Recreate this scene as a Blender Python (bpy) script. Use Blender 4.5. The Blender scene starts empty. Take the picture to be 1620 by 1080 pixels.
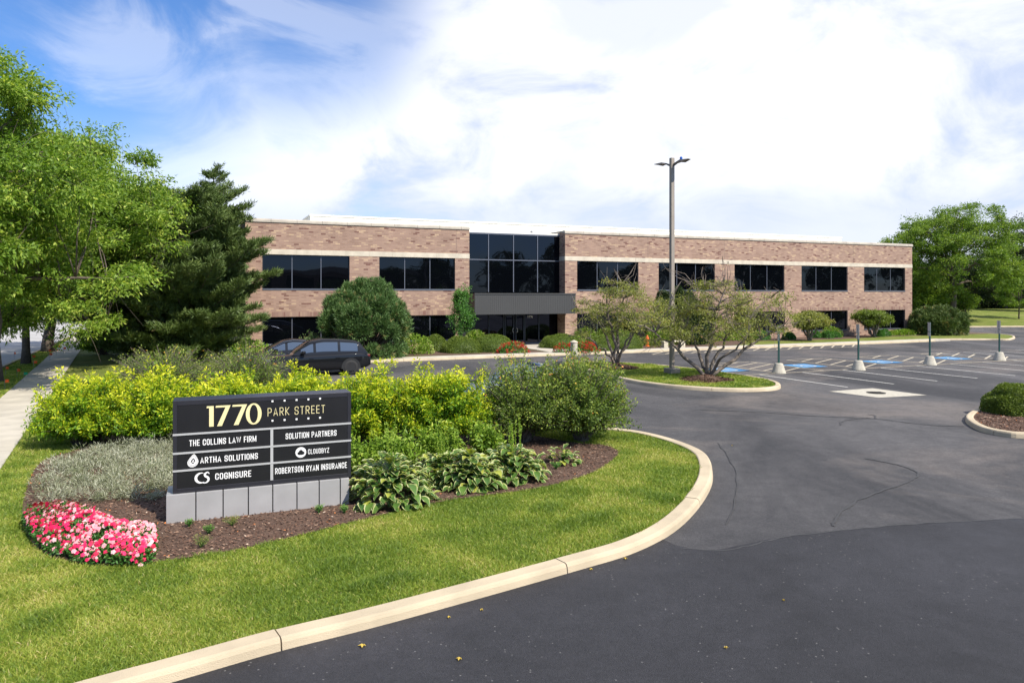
import bpy, math, random
import numpy as np
from mathutils import Vector, Matrix
random.seed(7)
R = np.random.default_rng(7)
rad = math.radians

# ---------------------------------------------------------------- camera, sky, sun, exposure
scene = bpy.context.scene
W, H = 1620, 1080
FPX, HOR, CAMH = 1150.0, 466.5, 3.7
cam_d = bpy.data.cameras.new('camera'); cam = bpy.data.objects.new('camera', cam_d)
scene.collection.objects.link(cam); scene.camera = cam
cam.location = (0, 0, CAMH); cam.rotation_euler = (rad(90), 0, 0)
cam_d.sensor_width = 36.0; cam_d.lens = 36.0 * FPX / W
cam_d.shift_y = -(540 - HOR) / W
cam_d.clip_end = 3000; cam_d.clip_start = 0.05
scene.render.resolution_x = 1024; scene.render.resolution_y = 682
scene.view_settings.view_transform = 'Standard'; scene.view_settings.look = 'None'
scene.view_settings.exposure = 0.80; scene.view_settings.gamma = 1.0
SUN_H = (0.748, -0.663); SUN_EL = 47.0
sx, sy = SUN_H
world = bpy.data.worlds.new('World'); scene.world = world; world.use_nodes = True
SKY_DIR_BLUE = Vector((-640, 1150, 560)).normalized()

def build_world():
    nt = world.node_tree; nt.nodes.clear(); N = nt.nodes.new; L = nt.links.new
    out = N('ShaderNodeOutputWorld'); mix = N('ShaderNodeMixShader')
    b1 = N('ShaderNodeBackground'); b2 = N('ShaderNodeBackground')
    sky = N('ShaderNodeTexSky'); sky.sky_type = 'NISHITA'; sky.sun_disc = False
    sky.sun_elevation = rad(SUN_EL); sky.sun_rotation = math.atan2(sx, sy)
    sky.air_density = 1.0; sky.dust_density = 0.6; sky.ozone_density = 1.6
    hs = N('ShaderNodeHueSaturation'); hs.inputs['Saturation'].default_value = 1.18; L(sky.outputs[0], hs.inputs['Color']); tn = N('ShaderNodeMix'); tn.data_type = 'RGBA'; tn.blend_type = 'MULTIPLY'; tn.inputs[0].default_value = 1; tn.inputs[7].default_value = (.54, .74, 1, 1); L(hs.outputs[0], tn.inputs[6]); L(tn.outputs[2], b1.inputs[0]); b1.inputs[1].default_value = 0.100
    tc = N('ShaderNodeTexCoord'); sep = N('ShaderNodeSeparateXYZ'); L(tc.outputs['Generated'], sep.inputs[0])
    def m(op, a, b=None, c=None):
        n = N('ShaderNodeMath'); n.operation = op
        for i, v in enumerate((a, b, c)):
            if v is None: continue
            if isinstance(v, (int, float)): n.inputs[i].default_value = v
            else: L(v, n.inputs[i])
        return n.outputs[0]
    def sstep(v, a, b):
        n = N('ShaderNodeMapRange'); n.interpolation_type = 'SMOOTHSTEP'
        n.inputs[1].default_value = a; n.inputs[2].default_value = b
        L(v, n.inputs[0]); return n.outputs[0]
    comb = N('ShaderNodeMapping'); comb.inputs['Scale'].default_value = (1, 1, 1.9); comb.inputs['Rotation'].default_value = (0, rad(-18), 0); L(tc.outputs['Generated'], comb.inputs[0])
    def noise(vec, scale, detail, rough, dist, mapsc=None, rot=0):
        if mapsc:
            mp = N('ShaderNodeMapping'); mp.inputs['Scale'].default_value = mapsc
            mp.inputs['Rotation'].default_value = (0, 0, rot); L(vec, mp.inputs[0]); vec = mp.outputs[0]
        n = N('ShaderNodeTexNoise'); n.inputs['Scale'].default_value = scale
        n.inputs['Detail'].default_value = detail; n.inputs['Roughness'].default_value = rough
        n.inputs['Distortion'].default_value = dist; L(vec, n.inputs[0]); return n.outputs[0]
    big = noise(comb.outputs[0], 2.3, 5, 0.5, 0.6)
    wisp = noise(comb.outputs[0], 4.6, 12, 0.60, 0.7)
    nz = m('SUBTRACT', wisp, 0.5); bz = m('SUBTRACT', big, 0.5)
    def gauss(px_, py_, r0, r1):      # soft blob of sky round the direction of one cloud bank
        d = N('ShaderNodeVectorMath'); d.operation = 'DOT_PRODUCT'; L(tc.outputs['Generated'], d.inputs[0])
        d.inputs[1].default_value = Vector((px_ - 810, FPX, HOR - py_)).normalized()
        return sstep(m('ADD', d.outputs['Value'], m('ADD', m('MULTIPLY', nz, .035), m('MULTIPLY', bz, .02))), math.cos(rad(r0)), math.cos(rad(r1)))
    blue = m('MAXIMUM', gauss(120, -100, 20, 9), gauss(430, -40, 14, 5))
    blue = m('MAXIMUM', blue, m('MULTIPLY', gauss(1010, -60, 7, 2), .35))
    blue = m('MAXIMUM', blue, m('MULTIPLY', sstep(m('MULTIPLY', sep.outputs[1], -1.0), -0.3, 0.3), 0.8))
    bright = m('MAXIMUM', m('MAXIMUM', m('MULTIPLY', gauss(900, 90, 27, 8), .72), m('MULTIPLY', gauss(1500, 130, 24, 4), .7)), m('MAXIMUM', gauss(400, 230, 15, 2), gauss(370, 120, 7, 0)))
    dens = m('ADD', m('ADD', m('MULTIPLY', nz, 3.6), m('MULTIPLY', bz, 2.2)), bright)
    core = sstep(dens, 0.0, 1.15)
    veil = sstep(dens, -0.7, 0.5)
    cl = m('ADD', m('MULTIPLY', veil, 0.42), 0.52)
    cl = m('MULTIPLY', cl, m('SUBTRACT', 1.0, m('MULTIPLY', m('MULTIPLY', blue, m('SUBTRACT', 1.0, m('MULTIPLY', core, .30))), .95)))
    cl = m('MULTIPLY', cl, sstep(sep.outputs[2], -0.05, 0.0))
    cr = N('ShaderNodeMix'); cr.data_type = 'RGBA'
    low = sstep(sep.outputs[2], 0.17, 0.09)
    L(m('MULTIPLY', core, m('SUBTRACT', 1.0, m('MULTIPLY', low, .72))), cr.inputs[0])
    cr.inputs[6].default_value = (0.515, 0.56, 0.67, 1); cr.inputs[7].default_value = (0.80, 0.80, 0.825, 1)
    L(cr.outputs[2], b2.inputs[0]); b2.inputs[1].default_value = 0.88
    L(cl, mix.inputs[0]); L(b1.outputs[0], mix.inputs[1]); L(b2.outputs[0], mix.inputs[2])
    L(mix.outputs[0], out.inputs[0])
build_world()
sun_d = bpy.data.lights.new('sun', 'SUN'); sun_d.energy = 4.2; sun_d.angle = rad(0.53); sun_d.color = (1.0, 0.93, 0.82)
sun = bpy.data.objects.new('sun', sun_d); scene.collection.objects.link(sun)
ce = math.cos(rad(SUN_EL))
sun.rotation_euler = Vector((sx * ce, sy * ce, math.sin(rad(SUN_EL)))).to_track_quat('Z', 'Y').to_euler()

# ---------------------------------------------------------------- helpers
def G(px, py, z=0.0):
    """world point of height z seen at photo pixel px, py (used once, to survey the site plan)"""
    Y = (CAMH - z) * FPX / (py - HOR)
    return ((px - 810) / FPX * Y, Y)
def AT(px, Y): return (px - 810) / FPX * Y
def ZAT(py, Y): return CAMH + (HOR - py) / FPX * Y

def link(o, parent=None):
    scene.collection.objects.link(o)
    if parent is not None: o.parent = parent
    return o
def tag(o, label=None, cat=None, group=None, kind=None):
    if label: o['label'] = label
    if cat: o['category'] = cat
    if group: o['group'] = group
    if kind: o['kind'] = kind
    return o
def empty(name, loc=(0, 0, 0), rz=0.0, label=None, cat=None, group=None):
    o = bpy.data.objects.new(name, None); o.empty_display_size = 0.2
    link(o); o.location = loc; o.rotation_euler = (0, 0, rz)
    return tag(o, label, cat, group)
class MB:
    """small mesh collector"""
    def __init__(s): s.v = []; s.f = []; s.m = []; s.t = []
    def add(s, vs, fs, mi=0, tone=0.5):
        k = len(s.v); s.v += [tuple(p) for p in vs]
        for f in fs: s.f.append(tuple(i + k for i in f)); s.m.append(mi); s.t.append(tone)
    def box(s, x0, x1, y0, y1, z0, z1, mi=0, tone=0.5, mat=None):
        vs = [(x, y, z) for z in (z0, z1) for y in (y0, y1) for x in (x0, x1)]
        if mat is not None: vs = [mat @ Vector(p) for p in vs]
        s.add(vs, [(0, 2, 3, 1), (4, 5, 7, 6), (0, 1, 5, 4), (2, 6, 7, 3), (0, 4, 6, 2), (1, 3, 7, 5)], mi, tone)
    def quad(s, a, b, c, d, mi=0, tone=0.5): s.add([a, b, c, d], [(0, 1, 2, 3)], mi, tone)
    def lathe(s, prof, n=16, c=(0, 0, 0), mi=0, tone=0.5, sx=1, sy=1, cap=True):
        vs = []
        for r, z in prof:
            for i in range(n):
                a = 2 * math.pi * i / n
                vs.append((c[0] + r * sx * math.cos(a), c[1] + r * sy * math.sin(a), c[2] + z))
        fs = []
        for j in range(len(prof) - 1):
            for i in range(n):
                k = (i + 1) % n
                fs.append((j * n + i, j * n + k, (j + 1) * n + k, (j + 1) * n + i))
        if cap:
            fs.append(tuple(reversed(range(n)))); fs.append(tuple(range((len(prof) - 1) * n, len(prof) * n)))
        s.add(vs, fs, mi, tone)
    def tube(s, pts, rads, n=6, mi=0, tone=0.5, cap=True):
        pts = [Vector(p) for p in pts]; k = len(pts); vs = []
        ref = Vector((0.31, 0.17, 0.93))
        for i in range(k):
            d = (pts[min(i + 1, k - 1)] - pts[max(i - 1, 0)])
            if d.length < 1e-6: d = Vector((0, 0, 1))
            d.normalize()
            a = d.cross(ref)
            if a.length < 0.05: a = d.cross(Vector((1, 0, 0)))
            a.normalize(); b = d.cross(a)
            r = rads[i] if hasattr(rads, '__len__') else rads
            for j in range(n):
                t = 2 * math.pi * j / n
                vs.append(pts[i] + a * (r * math.cos(t)) + b * (r * math.sin(t)))
        fs = []
        for i in range(k - 1):
            for j in range(n):
                q = (j + 1) % n
                fs.append((i * n + j, i * n + q, (i + 1) * n + q, (i + 1) * n + j))
        if cap:
            fs.append(tuple(reversed(range(n)))); fs.append(tuple(range((k - 1) * n, k * n)))
        s.add(vs, fs, mi, tone)
    def build(s, name, mats, parent=None, smooth=False, bevel=0.0, loc=None, tone=False):
        me = bpy.data.meshes.new(name); me.from_pydata(s.v, [], s.f)
        if not isinstance(mats, (list, tuple)): mats = [mats]
        for m in mats: me.materials.append(m)
        if len(mats) > 1: me.polygons.foreach_set('material_index', s.m)
        if tone:
            at = me.attributes.new('tone', 'FLOAT', 'FACE'); at.data.foreach_set('value', s.t)
        if smooth: me.polygons.foreach_set('use_smooth', [True] * len(me.polygons))
        me.update()
        o = bpy.data.objects.new(name, me); link(o, parent)
        if loc: o.location = loc
        if bevel:
            b = o.modifiers.new('bevel', 'BEVEL'); b.width = bevel; b.segments = 2; b.limit_method = 'ANGLE'
        return o

def np_mesh(name, V, F, mats, tone=None, midx=None, parent=None, smooth=False):
    """V (n,3), F (m,4) numpy quads"""
    me = bpy.data.meshes.new(name); n = len(V); m = len(F); q = F.shape[1]
    me.vertices.add(n); me.vertices.foreach_set('co', V.astype(np.float32).ravel())
    me.loops.add(m * q); me.loops.foreach_set('vertex_index', F.astype(np.int32).ravel())
    me.polygons.add(m); me.polygons.foreach_set('loop_start', np.arange(0, m * q, q, dtype=np.int32))
    me.polygons.foreach_set('loop_total', np.full(m, q, dtype=np.int32))
    if not isinstance(mats, (list, tuple)): mats = [mats]
    for mt in mats: me.materials.append(mt)
    if midx is not None: me.polygons.foreach_set('material_index', midx.astype(np.int32))
    if tone is not None:
        at = me.attributes.new('tone', 'FLOAT', 'FACE'); at.data.foreach_set('value', tone.astype(np.float32))
    if smooth: me.polygons.foreach_set('use_smooth', np.ones(m, dtype=bool))
    me.update(calc_edges=True)
    o = bpy.data.objects.new(name, me); link(o, parent); return o

def unit(v): return v / np.maximum(np.linalg.norm(v, axis=-1, keepdims=True), 1e-9)
def leaf_arrays(P, A, L, Wd, fold=0.25, nrm=None):
    """one folded leaf (a quad) at each point P along axis A"""
    n = len(P); A = unit(A)
    if nrm is None: nrm = R.normal(size=(n, 3)) + np.array([0, 0, 0.8])
    B = unit(np.cross(A, nrm)); N = np.cross(B, A)
    L = np.broadcast_to(L, (n,))[:, None]; Wd = np.broadcast_to(Wd, (n,))[:, None]
    V = np.empty((n, 4, 3))
    V[:, 0] = P; V[:, 1] = P + A * L * 0.45 + B * Wd * 0.5 + N * Wd * fold
    V[:, 2] = P + A * L; V[:, 3] = P + A * L * 0.45 - B * Wd * 0.5 + N * Wd * fold
    F = np.arange(n * 4).reshape(n, 4)
    return V.reshape(-1, 3), F
def blade_arrays(P, A, L, Wd, bend=0.4):
    """grass blade: tapered, bent quad pair (base quad + tip quad)"""
    n = len(P); A = unit(A); side = unit(np.cross(A, R.normal(size=(n, 3))))
    L = np.broadcast_to(L, (n,))[:, None]; Wd = np.broadcast_to(Wd, (n,))[:, None]
    h = A.copy(); h[:, 2] = 0; h = unit(h + 1e-4)
    V = np.empty((n, 6, 3)); mid = P + A * L * 0.55; tip = mid + unit(A + h * bend) * L * 0.45
    V[:, 0] = P - side * Wd * .5; V[:, 1] = P + side * Wd * .5
    V[:, 2] = mid + side * Wd * .4; V[:, 3] = mid - side * Wd * .4
    V[:, 4] = tip + side * Wd * .06; V[:, 5] = tip - side * Wd * .06
    b = np.arange(n)[:, None] * 6
    F = np.concatenate([b + np.array([[0, 1, 2, 3]]), b + np.array([[3, 2, 4, 5]])], axis=0)
    return V.reshape(-1, 3), F

# ---------------------------------------------------------------- materials
def newmat(name):
    m = bpy.data.materials.new(name); m.use_nodes = True
    nt = m.node_tree; return m, nt, nt.nodes['Principled BSDF']
def setp(p, **k):
    names = {'rough': 'Roughness', 'metal': 'Metallic', 'spec': 'Specular IOR Level', 'ior': 'IOR', 'coat': 'Coat Weight', 'coatr': 'Coat Roughness'}
    for a, v in k.items(): p.inputs[names[a]].default_value = v
def plain(name, col, rough=0.6, metal=0.0, spec=0.5, var=0.08, vscale=6.0, bump=0.0, bscale=60.0, coat=0.0):
    """principled with a faint large and small scale unevenness"""
    m, nt, p = newmat(name); N = nt.nodes.new; L = nt.links.new
    tc = N('ShaderNodeTexCoord'); n = N('ShaderNodeTexNoise'); n.inputs['Scale'].default_value = vscale
    n.inputs['Detail'].default_value = 6; L(tc.outputs['Object'], n.inputs[0])
    mr = N('ShaderNodeMapRange'); mr.inputs[3].default_value = 1 - var; mr.inputs[4].default_value = 1 + var
    mr.inputs[1].default_value = 0.3; mr.inputs[2].default_value = 0.7
    L(n.outputs[0], mr.inputs[0])
    mx = N('ShaderNodeMix'); mx.data_type = 'RGBA'; mx.blend_type = 'MULTIPLY'; mx.inputs[0].default_value = 1
    mx.inputs[6].default_value = (*col, 1); L(mr.outputs[0], mx.inputs[7]); L(mx.outputs[2], p.inputs['Base Color'])
    setp(p, rough=rough, metal=metal, spec=spec, coat=coat)
    if bump:
        n2 = N('ShaderNodeTexNoise'); n2.inputs['Scale'].default_value = bscale; n2.inputs['Detail'].default_value = 4
        L(tc.outputs['Object'], n2.inputs[0]); b = N('ShaderNodeBump'); b.inputs['Strength'].default_value = bump
        b.inputs['Distance'].default_value = 0.02; L(n2.outputs[0], b.inputs['Height']); L(b.outputs[0], p.inputs['Normal'])
    return m
GAIN = {'leaf_ash': 1.1, 'leaf_locust': 1.15, 'leaf_green': 1.25, 'leaf_lime': 1.1, 'leaf_box': 1.35, 'leaf_haw': 1.35, 'needle': 1.3, 'needle_blue': 1.2, 'leaf_barb': 1.3, 'grass': 1.2, 'leaf_gold': 1.12, 'silver': 1.12, 'chip': 1.15}
def ramp_mat(name, stops, rough=0.55, trans=0.35, spec=0.35, interp='LINEAR', tcol=1.3):
    """leaf material: colour from the per-leaf 'tone' attribute, with light passing through"""
    stops = [(q, tuple(min(v * GAIN.get(name, 1), .9) for v in c)) for q, c in stops]
    m, nt, p = newmat(name); N = nt.nodes.new; L = nt.links.new
    a = N('ShaderNodeAttribute'); a.attribute_name = 'tone'
    r = N('ShaderNodeValToRGB'); r.color_ramp.interpolation = interp
    els = r.color_ramp.elements
    els[0].position, els[0].color = stops[0][0], (*stops[0][1], 1)
    els[1].position, els[1].color = stops[-1][0], (*stops[-1][1], 1)
    for pos, c in stops[1:-1]:
        e = els.new(pos); e.color = (*c, 1)
    L(a.outputs['Fac'], r.inputs[0]); L(r.outputs[0], p.inputs['Base Color'])
    setp(p, rough=rough, spec=spec)
    if trans > 0:
        t = N('ShaderNodeBsdfTranslucent'); mx = N('ShaderNodeMixShader'); mx.inputs[0].default_value = trans
        g = N('ShaderNodeMix'); g.data_type = 'RGBA'; g.blend_type = 'MULTIPLY'; g.inputs[0].default_value = 1
        L(r.outputs[0], g.inputs[6]); g.inputs[7].default_value = (tcol * 1.1, tcol * 1.15, tcol * 0.55, 1)
        L(g.outputs[2], t.inputs[0]); L(p.outputs[0], mx.inputs[1]); L(t.outputs[0], mx.inputs[2])
        L(mx.outputs[0], nt.nodes['Material Output'].inputs[0])
    return m
M = {}
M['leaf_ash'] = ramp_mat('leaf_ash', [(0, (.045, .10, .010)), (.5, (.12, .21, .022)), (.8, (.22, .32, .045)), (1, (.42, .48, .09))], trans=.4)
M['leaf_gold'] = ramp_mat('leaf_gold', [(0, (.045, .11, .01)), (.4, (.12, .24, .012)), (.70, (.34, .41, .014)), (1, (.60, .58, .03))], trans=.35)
M['leaf_barb'] = ramp_mat('leaf_barb', [(0, (.04, .07, .015)), (.45, (.10, .155, .025)), (.8, (.22, .27, .045)), (.97, (.44, .42, .07)), (1, (.55, .24, .05))], trans=.3)
M['leaf_haw'] = ramp_mat('leaf_haw', [(0, (.09, .11, .025)), (.6, (.20, .215, .055)), (.9, (.32, .30, .09)), (1, (.38, .18, .06))], trans=.35)
M['leaf_locust'] = ramp_mat('leaf_locust', [(0, (.06, .12, .015)), (.6, (.14, .22, .03)), (1, (.30, .36, .06))], trans=.4)
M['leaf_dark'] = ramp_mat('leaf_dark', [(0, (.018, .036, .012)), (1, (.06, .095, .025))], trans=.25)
M['leaf_green'] = ramp_mat('leaf_green', [(0, (.035, .10, .02)), (.6, (.07, .18, .03)), (1, (.18, .32, .06))], trans=.3)
M['leaf_lime'] = ramp_mat('leaf_lime', [(0, (.08, .16, .015)), (.6, (.19, .30, .03)), (1, (.42, .48, .08))], trans=.3)
M['leaf_box'] = ramp_mat('leaf_box', [(0, (.05, .08, .012)), (.6, (.115, .16, .02)), (1, (.22, .26, .04))], trans=.25)
M['needle'] = ramp_mat('needle', [(0, (.035, .06, .015)), (.6, (.085, .125, .032)), (.93, (.16, .20, .055)), (1, (.24, .15, .06))], trans=.12)
M['needle_blue'] = ramp_mat('needle_blue', [(0, (.035, .075, .02)), (.6, (.08, .145, .04)), (.95, (.15, .22, .07)), (1, (.28, .19, .08))], trans=.12)
M['silver'] = ramp_mat('silver', [(0, (.13, .15, .07)), (.55, (.30, .31, .22)), (.9, (.50, .50, .40)), (1, (.34, .27, .16))], trans=.2, tcol=1.0)
M['hosta'] = ramp_mat('hosta', [(0, (.045, .11, .025)), (.45, (.12, .22, .04)), (.5, (.35, .38, .06)), (.62, (.42, .45, .16)), (1, (.64, .64, .40))], trans=.3, rough=.42, tcol=1.0)
M['petal'] = ramp_mat('petal', [(0, (.60, .006, .055)), (.42, (.82, .025, .15)), (.47, (.85, .25, .33)), (.8, (.85, .38, .42)), (1, (.88, .62, .63))], trans=.25, tcol=1.0, rough=.6)
M['petal_red'] = ramp_mat('petal_red', [(0, (.38, .008, .012)), (.9, (.72, .03, .03)), (1, (.75, .2, .12))], trans=.2, tcol=1.0, rough=.6)
M['bloom'] = ramp_mat('bloom', [(0, (.32, .38, .10)), (1, (.66, .66, .28))], trans=.25, tcol=1.0)
M['grass'] = ramp_mat('grass', [(0, (.085, .145, .018)), (.38, (.19, .26, .03)), (.66, (.335, .345, .065)), (.88, (.50, .42, .17)), (1, (.60, .48, .25))], trans=.35, rough=.5, tcol=1.15)
M['bark'] = plain('bark', (.10, .078, .06), .9, var=.35, vscale=9, bump=.8, bscale=30)
M['bark_grey'] = plain('bark_grey', (.17, .14, .115), .9, var=.35, vscale=7, bump=.8, bscale=30)
M['bark_pale'] = plain('bark_pale', (.26, .23, .20), .9, var=.3, vscale=7, bump=.6, bscale=30)
M['kerb'] = plain('kerb', (.47, .39, .27), .9, var=.17, vscale=1.3, bump=.5, bscale=90)
M['walk'] = plain('walk', (.44, .40, .33), .9, var=.18, vscale=1.2, bump=.25, bscale=80)
M['conc'] = plain('conc', (.42, .39, .32), .9, var=.16, vscale=8, bump=.3, bscale=60)
M['stone'] = plain('stone', (.52, .465, .37), .85, var=.16, vscale=1.6, bump=.3, bscale=50)
M['stone_joint'] = plain('stone_joint', (.16, .12, .10), .9)
M['coping'] = plain('coping', (.40, .36, .30), .85, var=.16, vscale=1.6, bump=.3, bscale=50)
M['white_metal'] = plain('white_metal', (.70, .685, .62), .6, var=.04, vscale=1)
M['pole'] = plain('pole', (.27, .235, .195), .55, metal=.1, var=.08, vscale=2)
M['fixture'] = plain('fixture', (.13, .115, .10), .5, metal=.3)
M['sensor'] = plain('sensor', (.01, .09, .42), .4)
M['sign_black'] = plain('sign_black', (.012, .012, .014), .32, spec=.4, var=.1, vscale=3)
M['sign_frame'] = plain('sign_frame', (.028, .028, .036), .35, metal=.3, var=.1, vscale=3)
M['alu'] = plain('alu', (.50, .50, .50), .42, metal=.35, var=.04, vscale=2)
M['alu_base'] = plain('alu_base', (.36, .355, .355), .45, metal=.25, var=.10, vscale=2.2)
M['cream'] = plain('cream', (.70, .62, .33), .5, var=.02)
M['sign_white'] = plain('sign_white', (.75, .75, .74), .5, var=.02)
M['blue_paint'] = plain('blue_paint', (.05, .22, .44), .7, var=.22, vscale=12)
M['white_paint'] = plain('white_paint', (.58, .57, .53), .8, var=.28, vscale=14)
M['beige_paint'] = plain('beige_paint', (.44, .385, .29), .8, var=.28, vscale=14)
M['green_post'] = plain('green_post', (.025, .085, .075), .5)
M['sign_back'] = plain('sign_back', (.55, .55, .55), .4, metal=.5)
M['hydrant'] = plain('hydrant', (.75, .15, .025), .45, var=.12)
M['canopy'] = plain('canopy', (.060, .060, .059), .5, metal=.2, var=.05, vscale=.6)
M['frame'] = plain('frame', (.035, .04, .05), .4, metal=.5)
M['mullion'] = plain('mullion', (.14, .15, .18), .4, metal=.5)
M['tyre'] = plain('tyre', (.015, .015, .015), .8)
M['rim'] = plain('rim', (.06, .06, .065), .3, metal=.5)
M['trim_black'] = plain('trim_black', (.012, .012, .012), .5)
M['chrome'] = plain('chrome', (.6, .6, .6), .15, metal=1)
M['amber'] = plain('amber', (.85, .16, .01), .3)
M['red_lens'] = plain('red_lens', (.12, .005, .005), .2)
M['lens'] = plain('lens', (.35, .37, .40), .1, metal=.6)
M['flag'] = plain('flag', (.85, .13, .02), .6)
M['flag_green'] = plain('flag_green', (.02, .35, .15), .6)
M['wire'] = plain('wire', (.2, .2, .2), .5, metal=.5)
M['iron'] = plain('iron', (.04, .035, .03), .7, metal=.4)
M['sealer'] = plain('sealer', (.03, .029, .029), .55)
M['dead_leaf'] = plain('dead_leaf', (.50, .36, .06), .7, var=.4, vscale=3)
def paint(name, col):
    m, nt, p = newmat(name); p.inputs['Base Color'].default_value = (*col, 1)
    setp(p, rough=.6, metal=.0, spec=.1, coat=.7, coatr=.02); return m
M['car_black'] = paint('car_black', (.003, .0035, .005)); M['car_navy'] = paint('car_navy', (.004, .005, .008)); M['car_blue'] = paint('car_blue', (.10, .14, .20))
def glass(name, col, rough=.02, spec=.5, wob=0.0):
    m, nt, p = newmat(name); p.inputs['Base Color'].default_value = (*col, 1); setp(p, rough=rough, spec=spec)
    if wob:
        N = nt.nodes.new; L = nt.links.new
        tc = N('ShaderNodeTexCoord'); n = N('ShaderNodeTexNoise'); n.inputs['Scale'].default_value = .5; n.inputs['Detail'].default_value = 1
        L(tc.outputs['Object'], n.inputs[0]); b = N('ShaderNodeBump'); b.inputs['Strength'].default_value = wob; b.inputs['Distance'].default_value = .05
        L(n.outputs[0], b.inputs['Height']); L(b.outputs[0], p.inputs['Normal'])
    return m
M['glass'] = glass('glass', (.0015, .002, .003), wob=.35, spec=.42); M['glass'].node_tree.nodes['Principled BSDF'].inputs['Specular Tint'].default_value = (.62, .70, 1, 1)
M['car_glass'] = glass('car_glass', (.17, .19, .20), spec=.8); M['car_glass'].node_tree.nodes['Principled BSDF'].inputs['Metallic'].default_value = .8
def brick_mat():
    m, nt, p = newmat('brick'); N = nt.nodes.new; L = nt.links.new
    tc = N('ShaderNodeTexCoord'); sep = N('ShaderNodeSeparateXYZ'); L(tc.outputs['Object'], sep.inputs[0])
    ad = N('ShaderNodeMath'); ad.operation = 'ADD'; L(sep.outputs[0], ad.inputs[0]); L(sep.outputs[1], ad.inputs[1])
    cb = N('ShaderNodeCombineXYZ'); L(ad.outputs[0], cb.inputs[0]); L(sep.outputs[2], cb.inputs[1])
    br = N('ShaderNodeTexBrick'); br.inputs['Scale'].default_value = 1; br.inputs['Brick Width'].default_value = .30
    br.inputs['Row Height'].default_value = .10; br.inputs['Mortar Size'].default_value = .007; br.inputs['Mortar Smooth'].default_value = .3
    br.inputs['Color1'].default_value = (0, 0, 0, 1); br.inputs['Color2'].default_value = (1, 1, 1, 1); br.inputs['Mortar'].default_value = (.5, .5, .5, 1)
    L(cb.outputs[0], br.inputs[0])
    r = N('ShaderNodeValToRGB'); r.color_ramp.interpolation = 'CONSTANT'; e = r.color_ramp.elements
    e[0].position = 0; e[0].color = (.15, .07, .052, 1); e[1].position = .055; e[1].color = (.26, .163, .118, 1)
    for pos, c in ((.25, (.305, .198, .147)), (.5, (.29, .186, .138)), (.72, (.325, .213, .155)), (.87, (.385, .262, .178)), (.955, (.43, .30, .195))):
        k = e.new(pos); k.color = (*c, 1)
    L(br.outputs['Color'], r.inputs[0])
    mo = N('ShaderNodeMix'); mo.data_type = 'RGBA'; L(br.outputs['Fac'], mo.inputs[0]); L(r.outputs[0], mo.inputs[6]); mo.inputs[7].default_value = (.27, .20, .165, 1)
    n = N('ShaderNodeTexNoise'); n.inputs['Scale'].default_value = .6; n.inputs['Detail'].default_value = 8; L(tc.outputs['Object'], n.inputs[0])
    mr = N('ShaderNodeMapRange'); mr.inputs[1].default_value = .3; mr.inputs[2].default_value = .7; mr.inputs[3].default_value = .9; mr.inputs[4].default_value = 1.1
    L(n.outputs[0], mr.inputs[0]); mu = N('ShaderNodeMix'); mu.data_type = 'RGBA'; mu.blend_type = 'MULTIPLY'; mu.inputs[0].default_value = 1
    L(mo.outputs[2], mu.inputs[6]); L(mr.outputs[0], mu.inputs[7]); L(mu.outputs[2], p.inputs['Base Color'])
    b = N('ShaderNodeBump'); b.inputs['Strength'].default_value = .5; b.inputs['Distance'].default_value = .01; b.invert = True
    L(br.outputs['Fac'], b.inputs['Height']); L(b.outputs[0], p.inputs['Normal']); setp(p, rough=.85)
    return m
M['brick'] = brick_mat()
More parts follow.
